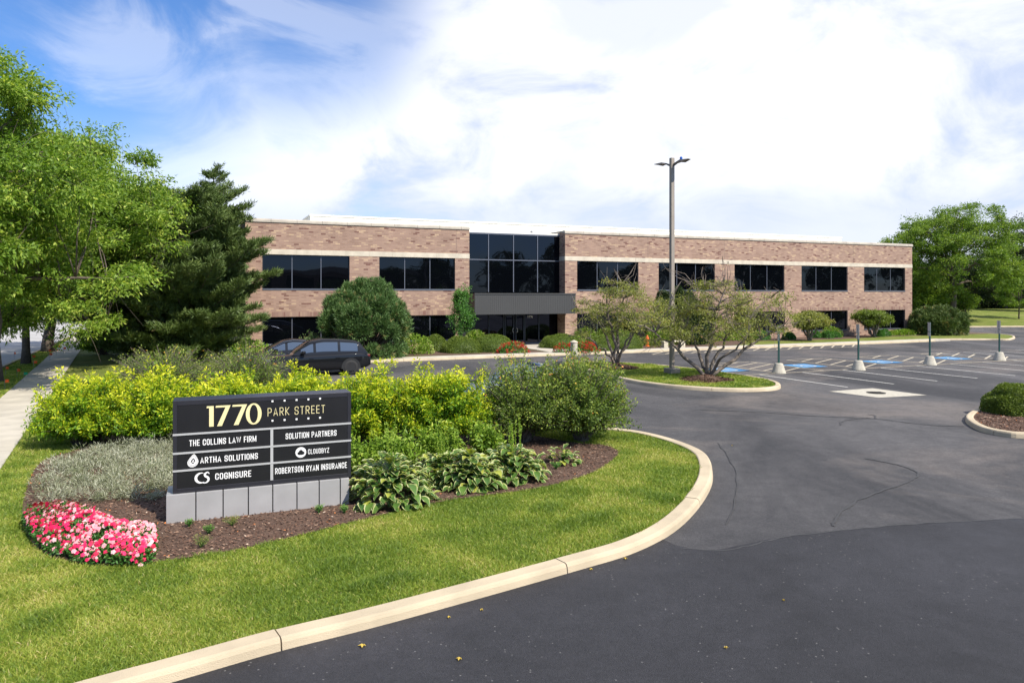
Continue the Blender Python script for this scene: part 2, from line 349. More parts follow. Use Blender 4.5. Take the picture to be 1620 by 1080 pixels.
def asphalt_mat(name, dark, light, patch, rough0, rough1, speck, flat=.5, spec=.5, streak=None):
    m, nt, p = newmat(name); N = nt.nodes.new; L = nt.links.new
    tc = N('ShaderNodeTexCoord')
    def noise(sc, det, ro=.55, dist=0, msc=None, rot=0):
        v = tc.outputs['Object']
        if msc:
            mp = N('ShaderNodeMapping'); mp.inputs['Rotation'].default_value = (0, 0, rot); mp.inputs['Scale'].default_value = msc
            L(v, mp.inputs[0]); v = mp.outputs[0]
        n = N('ShaderNodeTexNoise'); n.inputs['Scale'].default_value = sc; n.inputs['Detail'].default_value = det
        n.inputs['Roughness'].default_value = ro; n.inputs['Distortion'].default_value = dist; L(v, n.inputs[0]); return n.outputs[0]
    def rng(v, a, b, c, d):
        n = N('ShaderNodeMapRange'); n.inputs[1].default_value = a; n.inputs[2].default_value = b; n.inputs[3].default_value = c; n.inputs[4].default_value = d
        L(v, n.inputs[0]); return n.outputs[0]
    def mix(f, a, b, mode='MIX'):
        n = N('ShaderNodeMix'); n.data_type = 'RGBA'; n.blend_type = mode
        for i, v in ((0, f), (6, a), (7, b)):
            if isinstance(v, tuple): n.inputs[i].default_value = (*v, 1)
            elif isinstance(v, (int, float)): n.inputs[i].default_value = v
            else: L(v, n.inputs[i])
        return n.outputs[2]
    big = noise(.22, 7, .6, 1.0, streak, .4) if streak else noise(.22, 7, .6, 1.0)
    c = mix(rng(big, .38, .62, 0, 1), dark, light)
    c = mix(rng(noise(.13, 5, .6, 1.5), .5, .68, 0, .8), c, patch)
    c = mix(rng(noise(75, 4, .8), .36, .66, 0, 1), mix(1.0, c, (.62, .62, .62), 'MULTIPLY'), mix(1.0, c, (1.55, 1.55, 1.55), 'MULTIPLY'))
    c = mix(rng(noise(22, 5, .8), .38, .62, 0, 1), mix(1.0, c, (.82, .82, .82), 'MULTIPLY'), mix(1.0, c, (1.2, 1.2, 1.2), 'MULTIPLY'))
    c = mix(rng(noise(3.2, 8, .75), .35, .65, 0, 1), mix(1.0, c, (.80, .80, .80), 'MULTIPLY'), mix(1.0, c, (1.18, 1.17, 1.15), 'MULTIPLY'))
    vo = N('ShaderNodeTexVoronoi'); vo.inputs['Scale'].default_value = 16; L(tc.outputs['Object'], vo.inputs[0])
    sp = rng(vo.outputs['Distance'], .10, .20, 1, 0)
    wn = N('ShaderNodeSeparateColor'); L(vo.outputs['Color'], wn.inputs[0])
    gm = N('ShaderNodeMath'); gm.operation = 'ADD'; L(wn.outputs[0], gm.inputs[0]); L(rng(noise(.5, 4), .35, .65, -.25, .12), gm.inputs[1])
    gate = rng(gm.outputs[0], .78, .80, 0, speck)
    mm = N('ShaderNodeMath'); mm.operation = 'MULTIPLY'; L(sp, mm.inputs[0]); L(gate, mm.inputs[1])
    c = mix(mm.outputs[0], c, (.15, .145, .14))
    L(c, p.inputs['Base Color']); L(rng(big, .3, .7, rough0, rough1), p.inputs['Roughness']); setp(p, spec=spec)
    b = N('ShaderNodeBump'); b.inputs['Strength'].default_value = flat; b.inputs['Distance'].default_value = .012
    L(noise(70, 4, .75), b.inputs['Height']); L(b.outputs[0], p.inputs['Normal'])
    return m
M['asphalt_old'] = asphalt_mat('asphalt_old', (.034, .034, .037), (.084, .081, .083), (.135, .118, .108), .85, .72, .45, 1.0, spec=.35, streak=(1, .35, 1))
M['asphalt_new'] = asphalt_mat('asphalt_new', (.015, .015, .018), (.026, .026, .031), (.037, .036, .042), .75, .62, .9, .9, spec=.42)
M['street_conc'] = plain('street_conc', (.36, .35, .34), .9, var=.15, vscale=.5)
def lawn_mat():
    m, nt, p = newmat('lawn'); N = nt.nodes.new; L = nt.links.new
    tc = N('ShaderNodeTexCoord')
    def noise(sc, det, ro=.6):
        n = N('ShaderNodeTexNoise'); n.inputs['Scale'].default_value = sc; n.inputs['Detail'].default_value = det; n.inputs['Roughness'].default_value = ro
        L(tc.outputs['Object'], n.inputs[0]); return n.outputs[0]
    r = N('ShaderNodeValToRGB'); e = r.color_ramp.elements
    e[0].position = .32; e[0].color = (.075, .115, .018, 1); e[1].position = .68; e[1].color = (.28, .24, .10, 1)
    k = e.new(.5); k.color = (.15, .185, .032, 1)
    ad = N('ShaderNodeMix'); ad.data_type = 'FLOAT'; ad.inputs[0].default_value = .45; L(noise(.7, 6), ad.inputs[2]); L(noise(14, 5, .7), ad.inputs[3])
    L(ad.outputs[0], r.inputs[0]); L(r.outputs[0], p.inputs['Base Color']); setp(p, rough=.9, spec=.2)
    b = N('ShaderNodeBump'); b.inputs['Strength'].default_value = 1; b.inputs['Distance'].default_value = .05
    L(noise(35, 5, .7), b.inputs['Height']); L(b.outputs[0], p.inputs['Normal']); return m
M['lawn'] = lawn_mat()
M['mulch'] = plain('mulch', (.095, .055, .036), .95, var=.5, vscale=30, bump=1, bscale=45)
M['chip'] = ramp_mat('chip', [(0, (.03, .015, .01)), (.55, (.13, .07, .045)), (.85, (.27, .175, .12)), (.95, (.50, .40, .31)), (1, (.45, .16, .05))], trans=0, rough=.9)

# ---------------------------------------------------------------- site axes (facade direction)
TH = math.atan(0.4338); dc, ds = math.cos(TH), math.sin(TH)
Y416 = 44.6; P416 = (AT(416, Y416), Y416)
K0 = Y416 * dc - P416[0] * ds
def u_at(px, v=0.0):
    """distance along the facade (from its left corner) of the plane v metres behind it, seen at photo column px"""
    k = (px - 810) / FPX
    X0 = OX - ds * v; Y0 = OY + dc * v
    return (k * Y0 - X0) / (dc - k * ds)
k388 = (388 - 810) / FPX; Yc = K0 / (dc - k388 * ds); OX, OY = k388 * Yc, Yc
def SITE(u, v, z=0.0): return (OX + dc * u - ds * v, OY + ds * u + dc * v, z)
def uv_of(x, y): 
    dx, dy = x - OX, y - OY
    return dx * dc + dy * ds, -dx * ds + dy * dc
def zu(px, py, v=0.0):
    u = u_at(px, v); return ZAT(py, SITE(u, v)[1])

# ---------------------------------------------------------------- ground shapes
def sheet(name, pts, z, mat, kind='structure', zf=None):
    me = bpy.data.meshes.new(name)
    me.from_pydata([(x, y, z) for x, y in pts], [], [tuple(range(len(pts)))])
    a = sum(pts[i][0] * pts[(i + 1) % len(pts)][1] - pts[(i + 1) % len(pts)][0] * pts[i][1] for i in range(len(pts)))
    if a < 0: me.flip_normals()
    me.materials.append(mat); o = bpy.data.objects.new(name, me); link(o); o['kind'] = kind; return o
def smooth_path(pts, closed=False, sub=6):
    n = len(pts); out = []
    rngi = range(n if closed else n - 1)
    for i in rngi:
        p0 = pts[(i - 1) % n] if (closed or i > 0) else pts[i]
        p1 = pts[i]; p2 = pts[(i + 1) % n]; p3 = pts[(i + 2) % n] if (closed or i + 2 < n) else pts[(i + 1) % n]
        for k in range(sub):
            t = k / sub
            out.append(tuple(0.5 * ((2 * p1[j]) + (-p0[j] + p2[j]) * t + (2 * p0[j] - 5 * p1[j] + 4 * p2[j] - p3[j]) * t * t + (-p0[j] + 3 * p1[j] - 3 * p2[j] + p3[j]) * t ** 3) for j in (0, 1)))
    if not closed: out.append(tuple(pts[-1]))
    return out
def offset(path, d, closed=False):
    n = len(path); out = []
    for i in range(n):
        a = path[(i - 1) % n] if (closed or i > 0) else path[i]; b = path[(i + 1) % n] if (closed or i < n - 1) else path[i]
        t = Vector((b[0] - a[0], b[1] - a[1])); t.normalize(); out.append((path[i][0] - t.y * d, path[i][1] + t.x * d))
    return out
def kerb(name, path, width, h, inward, closed=False, joint=3.0, first=0.0):
    """swept kerb with rounded arris and open joints; path = road-side foot"""
    if closed: path = path + [path[0]]
    prof = [(0, 0), (0.012, h - .045), (.03, h - .012), (.06, h), (width - .02, h + .002), (width, h - .01), (width, -0.02)]
    lines = [offset(path, inward * p[0]) for p in prof]
    mb = MB(); L = 0; seg = [0]
    rows = []; n = len(path)
    cum = [0]
    for i in range(1, n): cum.append(cum[-1] + math.dist(path[i], path[i - 1]))
    def at(line, s):
        for i in range(1, n):
            if cum[i] >= s or i == n - 1:
                t = (s - cum[i - 1]) / max(cum[i] - cum[i - 1], 1e-6); t = min(max(t, 0), 1)
                return (line[i - 1][0] * (1 - t) + line[i][0] * t, line[i - 1][1] * (1 - t) + line[i][1] * t)
    s = 0; rr = random.Random(3)
    while s < cum[-1] - .05:
        e = min(s + (first if s == 0 and first else joint * (1 + .1 * rr.random())), cum[-1]); ss = [s + .008] + [c for c in cum if s + .05 < c < e - .05] + [e - .008]
        dz = rr.uniform(-.004, .006)
        vs = []
        for q in ss:
            for (po, pz), line in zip(prof, lines):
                x, y = at(line, q); vs.append((x, y, pz + (dz if pz > .05 else 0)))
        m = len(prof); fs = []
        for i in range(len(ss) - 1):
            for j in range(m - 1):
                f = (i * m + j, (i + 1) * m + j, (i + 1) * m + j + 1, i * m + j + 1)
                fs.append(f if inward < 0 else tuple(reversed(f)))
        fs.append(tuple(range(m))); fs.append(tuple(range((len(ss) - 1) * m, len(ss) * m)))
        mb.add(vs, fs); s = e
    o = mb.build(name, M['kerb']); o['kind'] = 'structure'; return o

sheet('ground', [(-900, -500), (900, -500), (900, 1500), (-900, 1500)], -0.06, M['lawn'])
# older asphalt of the car park and drive
sheet('car_park', [(-17, 16), (-40, -8), (-30, -60), (120, -60), (160, 60), (110, 95), SITE(62, 34)[:2], SITE(64, 20)[:2], SITE(66, 4)[:2], SITE(64, -6)[:2], SITE(30, -6)[:2], SITE(0, -6)[:2], SITE(-3, -7)[:2], (-14.5, 37), (-14, 30)], -0.004, M['asphalt_old'])
# freshly sealed street in the foreground
nb = [G(1068, 862), G(1100, 868), G(1135, 869), G(1190, 858), G(1250, 847), G(1320, 839), G(1400, 832), G(1500, 826), G(1620, 820)]
nb = smooth_path(nb, sub=5)
nb = [(p[0] , p[1] + random.uniform(-.012, .012)) for p in nb]
new_poly = nb + [(30, 12.6), (40, 5), (40, -40), (-30, -40), (-12, 3), (-4, 7.4), (0, 10), (2, 11.6)]
sheet('street', new_poly, 0.004, M['asphalt_new'])

# kerb of the sign lawn (road-side foot line)
KH = 0.13
kp = [(-9.5, 2.0), (-7.6, 3.7), G(60, 1140), G(270, 1080), G(443, 1030), G(620, 985), G(905, 905), G(1010, 872), G(1075, 835), G(1115, 790), G(1128, 755), G(1117, 725), G(1076, 705), G(1020, 690), G(960, 682.5), G(905, 681), (0.2, 20.2), (-2.5, 21.3), (-5.5, 23.5), (-8.5, 26.5), (-11.5, 30.5), (-13.3, 34.2)]
kpath = smooth_path(kp, sub=6)
kerb('kerb_sign_lawn', kpath, .27, KH, 1, joint=3.75, first=1.1)
inner = offset(kpath, .26)
# lawn sheet (sign lawn + left lawn + verge) gently raised
LZ = 0.10
lawn_poly = inner + [SITE(-1.5, -7.4)[:2], SITE(-3.5, 5)[:2], SITE(-3, 60)[:2], (-90, 130), (-60, 95), (-36, 52), (-21.5, 23), (-12, 5.5)]
sheet('lawn', [p for p in lawn_poly], LZ - .015, M['lawn'])
# pavement (left)
SWR0, SWR1 = G(0, 742, LZ), G(118, 567, LZ)
du = Vector((SWR1[0] - SWR0[0], SWR1[1] - SWR0[1])).normalized(); dn = Vector((-du.y, du.x))
def SW(a, b): return (SWR0[0] + du.x * a + dn.x * b, SWR0[1] + du.y * a + dn.y * b)
mb = MB()
a = -16.0
while a < 60:
    x = [SW(a + .012, 0), SW(a + 1.488, 0), SW(a + 1.488, 1.45), SW(a + .012, 1.45)]; hz = LZ + .012 + random.uniform(-.003, .003)
    mb.add([(p[0], p[1], hz) for p in x] + [(p[0], p[1], .02) for p in x], [(0, 1, 2, 3), (0, 4, 5, 1), (1, 5, 6, 2), (2, 6, 7, 3), (3, 7, 4, 0)]); a += 1.5
o = mb.build('pavement', M['walk']); o['kind'] = 'structure'
# street to the left
e0, e1 = G(0, 583, .05), G(64, 554, .05)
sv = Vector((e1[0] - e0[0], e1[1] - e0[1])).normalized(); sn = Vector((-sv.y, sv.x))
def ST(a, b): return (e0[0] + sv.x * a + sn.x * b, e0[1] + sv.y * a + sn.y * b)
sheet('side_street', [ST(-40, 0), ST(90, 0), ST(90, 9.5), ST(-40, 9.5)], LZ + .03, M['street_conc'])
kerb('kerb_side_street', [ST(-30, 0), ST(0, 0), ST(80, 0)], .18, .18, -1)
sheet('far_yard', [ST(-40, 9.6), ST(90, 9.6), ST(90, 60), ST(-40, 60)], LZ + .06, M['lawn'])

# ---------------------------------------------------------------- lawn and walk in front of the building
fk = [SITE(-1.5, -7.5)[:2], SITE(10, -7.5)[:2], SITE(30, -7.5)[:2], SITE(50, -7.45)[:2]]
tipx = [G(1480, 538.5), G(1560, 538), G(1596, 538.3), G(1606, 534), G(1590, 530.5), G(1540, 528)]
fpath = smooth_path(fk + tipx + [SITE(66.5, 4)[:2], SITE(66.5, 30)[:2]], sub=6)
kerb('kerb_building_front', fpath, .18, KH, 1)
finner = offset(fpath, .17)
sheet('lawn_front', finner + [SITE(-2.9, 30)[:2], SITE(-3, -6)[:2]], LZ + .0, M['lawn'])
mb = MB()
u = -1.0
while u < 52:
    w = 1.8
    p = [SITE(u + .01, -7.32), SITE(u + w - .01, -7.32), SITE(u + w - .01, -6.15), SITE(u + .01, -6.15)]
    mb.add([(q[0], q[1], KH + .002) for q in p] + [(q[0], q[1], 0) for q in p], [(0, 1, 2, 3), (0, 4, 5, 1), (1, 5, 6, 2), (2, 6, 7, 3), (3, 7, 4, 0)]); u += w
uL, uR = u_at(745), u_at(893)
ua = uL + 3.0
while ua < uR - .6:
    for vv in (-6.13, -4.3, -2.5, -.7):
        p = [SITE(ua + .01, vv), SITE(ua + 1.6, vv), SITE(ua + 1.6, vv + 1.8), SITE(ua + .01, vv + 1.8)]
        mb.add([(q[0], q[1], KH + .004) for q in p] + [(q[0], q[1], 0) for q in p], [(0, 1, 2, 3), (0, 4, 5, 1), (1, 5, 6, 2), (2, 6, 7, 3), (3, 7, 4, 0)])
    ua += 1.62
o = mb.build('front_walk', M['walk']); o['kind'] = 'structure'
# planting beds along the facade
sheet('planting_bed', [SITE(0.3, -.02)[:2], SITE(uL + 2.8, -.02)[:2], SITE(uL + 2.9, -5.9)[:2], SITE(uL - 3, -5.8)[:2], SITE(uL - 10, -5.0)[:2], SITE(4, -4.6)[:2], SITE(.3, -3)[:2]], LZ + .012, M['mulch'])
sheet('planting_bed', [SITE(uR - .2, -.02)[:2], SITE(66, -.02)[:2], SITE(66, -2.6)[:2], SITE(52, -2.2)[:2], SITE(45, -3.4)[:2], SITE(36, -2.4)[:2], SITE(uR + 13, -4.5)[:2], SITE(uR + 10, -5.9)[:2], SITE(uR - .2, -5.9)[:2]], LZ + .012, M['mulch'])

# far grass bank at the right
def hill():
    nx, ny = 60, 30; V = []; 
    for j in range(ny):
        for i in range(nx):
            x = 20 + i * 3.0; t = j / (ny - 1); y = 84 + 60 * t + (x - 60) * .10
            z = -.01 + 1.5 * (1 - math.cos(min(t * 1.7, 1) * math.pi)) / 2 + .25 * math.sin(x * .13) * t
            V.append((x, y, z))
    mb = MB(); mb.add(V, [(j * nx + i, j * nx + i + 1, (j + 1) * nx + i + 1, (j + 1) * nx + i) for j in range(ny - 1) for i in range(nx - 1)])
    o = mb.build('grass_bank', M['lawn'], smooth=True); o['kind'] = 'structure'
hill()
def hill_z(x, y):
    t = (y - 84 - (x - 60) * .10) / 60
    if t <= 0: return 0
    return 1.5 * (1 - math.cos(min(t * 1.7, 1) * math.pi)) / 2
kerb('kerb_far_bank', [(30, 81), (60, 84), (140, 92)], .18, .13, 1)

# ---------------------------------------------------------------- median island with two hawthorns and the lamp
isl = [(4.25, 32.8), (5.0, 30.6), (6.1, 29.0), (7.6, 28.0), (9.2, 27.75), (10.4, 28.4), (10.95, 29.9), (10.75, 31.6), (9.9, 33.8), (8.6, 36.0), (7.2, 37.7), (5.4, 38.9), (3.7, 38.8), (3.2, 37.4), (3.5, 35.2)]
ip = smooth_path(isl, closed=True, sub=5)
kerb('kerb_median', ip, .2, .14, 1, closed=True)
sheet('median_lawn', offset(ip, .19, True), .115, M['lawn'])
# right-hand island
risl = [G(1527, 664), G(1545, 680), G(1585, 690), G(1640, 694), (16.5, 18.6), (19, 20.5), (19, 23.6), (17, 24.6), G(1600, 649), G(1550, 651)]
rp = smooth_path(risl, closed=True, sub=5)
kerb('kerb_side_island', rp, .2, .14, 1, closed=True, joint=2.4)
sheet('island_mulch', offset(rp, .19, True), .10, M['mulch'])

# ---------------------------------------------------------------- painted markings
def strip(mb, a, b, w, z=.006):
    a = Vector(a[:2]); b = Vector(b[:2]); t = (b - a).normalized(); n = Vector((-t.y, t.x)) * w / 2
    mb.quad((a.x + n.x, a.y + n.y, z), (a.x - n.x, a.y - n.y, z), (b.x - n.x, b.y - n.y, z), (b.x + n.x, b.y + n.y, z))
posts = [G(1232, 590), G(1358, 585), G(1471, 577), G(1581, 570)]
pu = [uv_of(*p) for p in posts]; vL = sum(p[1] for p in pu) / 4; u0 = pu[0][0]
wm, bm_ = MB(), MB()
for k in range(0, 13):
    uu = u0 - 1.35 + k * 2.62; strip(wm, SITE(uu, vL - .12), SITE(uu, vL - 5.1), .10)
strip(bm_, SITE(u0 - 9, vL), SITE(u0 + 32, vL), .11, .010)
blue = [uv_of(*G(1149, 585))[0], uv_of(*G(1276, 579))[0], uv_of(*G(1393, 572.3))[0], uv_of(*G(1500, 566.4))[0]]
sp = (blue[3] - blue[0]) / 3
for k in range(-1, 4):
    ub = blue[0] + k * sp
    for e in (-1.3, 1.3): strip(bm_, SITE(ub + e, vL + .1), SITE(ub + e, vL + 5.2), .11)
    ha, hb = ub + 1.3, ub + sp - 1.3
    strip(bm_, SITE(ha + .08, vL + 5.2), SITE(hb - .08, vL + 5.2), .11)
    q = 0.0
    while q < 4.9:
        f_ = min((hb - ha) * .5, 5.0 - q); strip(bm_, SITE(ha + .08, vL + .15 + q), SITE(ha + .08 + (hb - ha - .16) * f_ / ((hb - ha) * .5), vL + .15 + q + f_), .11, .014); q += 1.0
for k in range(0, 9):
    uu = blue[3] + 2.6 + k * 2.62; strip(wm, SITE(uu, vL + .15), SITE(uu, vL + 5.1), .10)
# no-parking hatch along the building kerb
hu0, hu1 = u_at(1010, -7.6), u_at(1345, -7.6)
strip(bm_, SITE(hu0, -9.2), SITE(hu1, -9.2), .11, .010)
q = hu0
while q < hu1 - 1: strip(bm_, SITE(q, -9.1), SITE(q + 1.9, -7.6), .11, .014); q += 1.0
# lines of the side car park far right
for k in range(0, 14):
    uu = 70 + k * 2.7; strip(wm, SITE(uu, 3), SITE(uu, 8), .10); strip(wm, SITE(uu, -4.5 - 12), SITE(uu, -12), .10)
o = wm.build('stall_lines', M['white_paint']); o['kind'] = 'structure'
o = bm_.build('hatch_lines', M['beige_paint']); o['kind'] = 'structure'
def access_symbol(ub):
    c = SITE(ub, vL + 2.25); mb = MB(); rot = Matrix.Translation((c[0], c[1], 0)) @ Matrix.Rotation(TH, 4, 'Z')
    r2 = random.Random(int(ub * 10))
    pts = [rot @ Vector((x, y, .010)) for x, y in ((-.8, -.8), (.8, -.8), (.8, .8), (-.8, .8))]
    mb.add(pts, [(0, 1, 2, 3)], 0)
    # wheelchair figure: head, back, seat, leg, wheel arc
    def bar(x0, y0, x1, y1, w):
        a = Vector((x0, y0)); b = Vector((x1, y1)); t = (b - a).normalized(); n = Vector((-t.y, t.x)) * w / 2
        mb.add([rot @ Vector((p.x, p.y, .016)) for p in (a + n, a - n, b - n, b + n)], [(0, 1, 2, 3)], 1)
    hd = [rot @ Vector((-.12 + .11 * math.cos(t * .524), .55 + .11 * math.sin(t * .524), .016)) for t in range(12)]
    mb.add(hd, [tuple(range(12))], 1)
    bar(-.12, .42, -.08, -.02, .12); bar(-.08, .0, .28, .0, .12); bar(.28, .06, .42, -.42, .11); bar(-.10, .22, .2, .22, .08)
    for i in range(8):
        a0 = rad(110 + i * 27); a1 = a0 + rad(27)
        bar(.02 + .36 * math.cos(a0), -.22 + .36 * math.sin(a0), .02 + .36 * math.cos(a1), -.22 + .36 * math.sin(a1), .08)
    o = mb.build('access_marking', [M['blue_paint'], M['white_paint']]); o['kind'] = 'structure'
for b in blue: access_symbol(b)
# concrete pad and drain
pad = [G(1312, 619), G(1390, 629), G(1466, 625), G(1380, 614)]
sheet('concrete_pad', pad, .005, M['conc'])
mb = MB(); cx = sum(p[0] for p in pad) / 4; cy = sum(p[1] for p in pad) / 4
mb.lathe([(.34, 0), (.34, .012), (.30, .014)], 20, (cx, cy, .006))
for i in range(-4, 5): mb.box(cx + i * .06 - .015, cx + i * .06 + .015, cy - .22, cy + .22, .021, .030)
o = mb.build('drain_grate', M['iron']); tag(o, 'round iron drain grate set in the pale concrete square', 'drain')
# sealed cracks in the drive
def crack(pts, w, z=.0065):
    mb = MB(); p = smooth_path([G(*q) for q in pts], sub=6)
    rr = random.Random(5)
    p = [(x + rr.uniform(-.02, .02), y + rr.uniform(-.02, .02)) for x, y in p]
    for i in range(len(p) - 1):
        ww = w * rr.uniform(.7, 1.25); strip(mb, p[i], p[i + 1], ww, z)
    o = mb.build('sealed_crack', M['sealer']); o['kind'] = 'structure'
crack([(1318, 832), (1322, 820), (1350, 795), (1400, 775), (1447, 757), (1448, 745), (1420, 735), (1370, 725)], .045)
crack([(1100, 648), (1200, 652), (1290, 658), (1380, 662), (1470, 672), (1527, 674)], .05)
crack([(1385, 662), (1383, 657), (1372, 655)], .05)
crack([(1330, 672), (1335, 665), (1375, 661)], .05)
crack([(1080, 868), (1150, 870), (1200, 859), (1255, 847.5), (1330, 839), (1400, 832), (1500, 826), (1618, 820)], .035)
crack([(300, 1060), (420, 1020), (540, 985), (640, 950)], .012)
crack([(1135, 700), (1150, 720), (1165, 750), (1163, 790), (1150, 830)], .02)

# ---------------------------------------------------------------- the brick office building
BL = u_at(1443)
def building():
    root = empty('office_building', (OX, OY, 0), TH, 'long two-storey brown brick office building with dark windows and a stone band', 'building')
    ZT = 8.27; ZB0, ZB1 = 6.20, 6.52
    ups = [(415, 553), (600, 720), (913, 1010), (1042, 1131), (1162, 1241), (1268, 1341), (1367, 1432)]
    ups = [(u_at(a), u_at(b)) for a, b in ups]
    uA, uB = u_at(742.5), u_at(894)      # recess
    RD = 0.9
    def wall(u0, u1, holes, mb):
        us = sorted({u0, u1, *[h[0] for h in holes], *[h[1] for h in holes]}); zs = sorted({0, ZT, *[h[2] for h in holes], *[h[3] for h in holes]})
        for i in range(len(us) - 1):
            for j in range(len(zs) - 1):
                uc = (us[i] + us[i + 1]) / 2; zc = (zs[j] + zs[j + 1]) / 2
                if any(h[0] < uc < h[1] and h[2] < zc < h[3] for h in holes): continue
                mb.quad((us[i], 0, zs[j]), (us[i + 1], 0, zs[j]), (us[i + 1], 0, zs[j + 1]), (us[i], 0, zs[j + 1]))
        for a, b, c, d in holes:
            D = .22
            mb.quad((a, 0, c), (b, 0, c), (b, D, c), (a, D, c)); mb.quad((a, 0, d), (a, D, d), (b, D, d), (b, 0, d))
            mb.quad((a, 0, c), (a, D, c), (a, D, d), (a, 0, d)); mb.quad((b, 0, c), (b, 0, d), (b, D, d), (b, D, c))
    holes_L = []; holes_R = []
    wins = []
    for i, (a, b) in enumerate(ups):
        for (z0, z1) in ((4.0, ZB0), (.58, 2.34)):
            (holes_L if i < 2 else holes_R).append((a, b, z0, z1)); wins.append((a, b, z0, z1))
    mb = MB(); DEP = 32.0
    wall(0, uA, holes_L, mb); wall(uB, BL, holes_R, mb)
    mb.quad((0, DEP, 0), (0, 0, 0), (0, 0, ZT), (0, DEP, ZT)); mb.quad((BL, 0, 0), (BL, DEP, 0), (BL, DEP, ZT), (BL, 0, ZT))
    mb.quad((uA, 0, 0), (uA, RD + .3, 0), (uA, RD + .3, ZT), (uA, 0, ZT)); mb.quad((uB, RD + .3, 0), (uB, 0, 0), (uB, 0, ZT), (uB, RD + .3, ZT))
    mb.quad((BL, DEP, 0), (0, DEP, 0), (0, DEP, ZT), (BL, DEP, ZT))
    for q_ in (722, 1025, 1146, 1350):   # vertical movement joints
        uq = u_at(q_); mj = MB(); mj.box(uq - .009, uq + .009, -.004, -.001, ZB1 + .002, ZT - .1); mj.build('control_joint', M['stone_joint'], root)
    # parapet backs
    for a, b in ((.3, uA), (uB, BL - .3)): mb.quad((b, .35, ZT - .8), (a, .35, ZT - .8), (a, .35, ZT), (b, .35, ZT))
    mb.build('wall', M['brick'], root)
    sold = ramp_mat('soldier_brick', [(0, (.19, .10, .08)), (.3, (.25, .165, .13)), (.8, (.29, .195, .15)), (1, (.37, .26, .18))], trans=0, rough=.85)
    # soldier course over the ground floor windows: bricks set on end, 6 mm proud
    for a, b in ups:
        mb = MB(); q = a - .15
        while q < b + .1:
            mb.box(q + .004, q + .096, -.006, -.001, 2.36, 2.64, tone=random.random()); q += .10
        mb.build('soldier_course', sold, root, tone=True)
    def band(u0, u1, ends):
        mb = MB(); q = u0
        while q < u1 - .01:
            e = min(q + 1.52, u1); mb.box(q, e - .006, -.022, -.003, ZB0 + .003, ZB1); q = e
        mb.build('stone_band', M['stone'], root)
    band(-.015, uA - .004, 0); band(uB + .004, BL + .015, 0)
    mb = MB(); mb.box(uB - .022, uB - .003, .0, RD - .01, ZB0 + .003, ZB1); mb.build('stone_band_return', M['stone'], root); mb = MB(); mb.box(uA + .003, uA + .022, .0, RD - .01, ZB0 + .003, ZB1); mb.build('stone_band_return', M['stone'], root)
    mb = MB(); mb.box(-.022, -.003, .01, DEP, ZB0 + .003, ZB1); mb.build('stone_band_return', M['stone'], root); mb = MB(); mb.box(BL + .003, BL + .022, .01, DEP, ZB0 + .003, ZB1)
    mb.build('stone_band_return', M['stone'], root)
    def cop(u0, u1):
        mb = MB(); q = u0
        while q < u1 - .01:
            e = min(q + 1.55, u1)
            pr = [(-.06, ZT - .10), (-.06, ZT + .02), (-.02, ZT + .10), (.10, ZT + .13), (.40, ZT + .11), (.40, ZT - .02)]
            vs = [(x, y, z) for x in (q + .008, e - .008) for y, z in pr]; m = len(pr)
            mb.add(vs, [(j, j + m, j + 1 + m, j + 1) for j in range(m - 1)] + [tuple(range(m)), tuple(reversed(range(m, 2 * m)))]); q = e
        mb.build('coping', M['coping'], root)
    cop(-.06, uA + .03); cop(uB - .05, BL + .06)
    mb = MB(); mb.box(uB - .06, uB + .30, .42, RD + 4, ZT + .001, ZT + .12); mb.build('coping_return', M['coping'], root); mb = MB(); mb.box(uA - .3, uA + .05, .42, RD + 4, ZT + .001, ZT + .12); mb.build('coping_return', M['coping'], root)
    mb = MB(); mb.box(-.06, .32, .42, DEP, ZT + .001, ZT + .12); mb.build('coping_return', M['coping'], root); mb = MB(); mb.box(BL - .32, BL + .06, .42, DEP, ZT + .001, ZT + .12)
    mb.build('coping_return', M['coping'], root)
    mb = MB(); mb.quad((.2, RD + .25, ZT - .7), (BL - .2, RD + .25, ZT - .7), (BL - .2, DEP - .2, ZT - .7), (.2, DEP - .2, ZT - .7)); mb.build('roof', M['white_metal'], root)
    # roof screen: white metal fascia set back from the parapet
    PV = 6.0; p0 = u_at(490.8, PV); p1 = u_at(1331, PV); PZ = (zu(490.8, 339.4, PV) + zu(1331, 375, PV)) / 2
    mb = MB(); mb.box(p0, p1, PV, PV + 18, ZT - .69, PZ - .12)
    mb.box(p0 - .05, p1 + .05, PV - .05, PV + 18.05, PZ - .11, PZ)
    q = p0 + 1.2
    while q < p1: mb.box(q - .012, q + .012, PV - .018, PV - .001, ZT - .6, PZ - .13); q += 1.2
    mb.build('roof_screen', M['white_metal'], root)
    mb = MB(); va = u_at(841, RD + 1.0); mb.tube([(va, RD + 1, 7.4), (va, RD + 1, 8.32)], .05); mb.tube([(va, RD + 1, 8.3), (va, RD + 1, 8.45)], .10, 8)
    mb.build('roof_vent', M['alu_base'], root)
    # windows
    for a, b, z0, z1 in wins:
        mb = MB(); mb.quad((a + .05, .16, z0 + .10), (b - .05, .16, z0 + .10), (b - .05, .16, z1 - .04), (a + .05, .16, z1 - .04))
        g = mb.build('window', M['glass'], root)
        mb = MB(); y0, y1 = .13, .215
        mb.box(a + .002, a + .055, y0, y1, z0 + .10, z1 - .002); mb.box(b - .055, b - .002, y0, y1, z0 + .10, z1 - .002)
        mb.box(a + .056, b - .056, y0, y1, z1 - .05, z1 - .003)
        fr = mb.build('frame', M['frame'], g)
        for t in (1 / 3, 2 / 3): mb = MB(); mb.box(a + (b - a) * t - .024, a + (b - a) * t + .024, y0 + .01, y1, z0 + .101, z1 - .051); mb.build('mullion', M['mullion'], g)
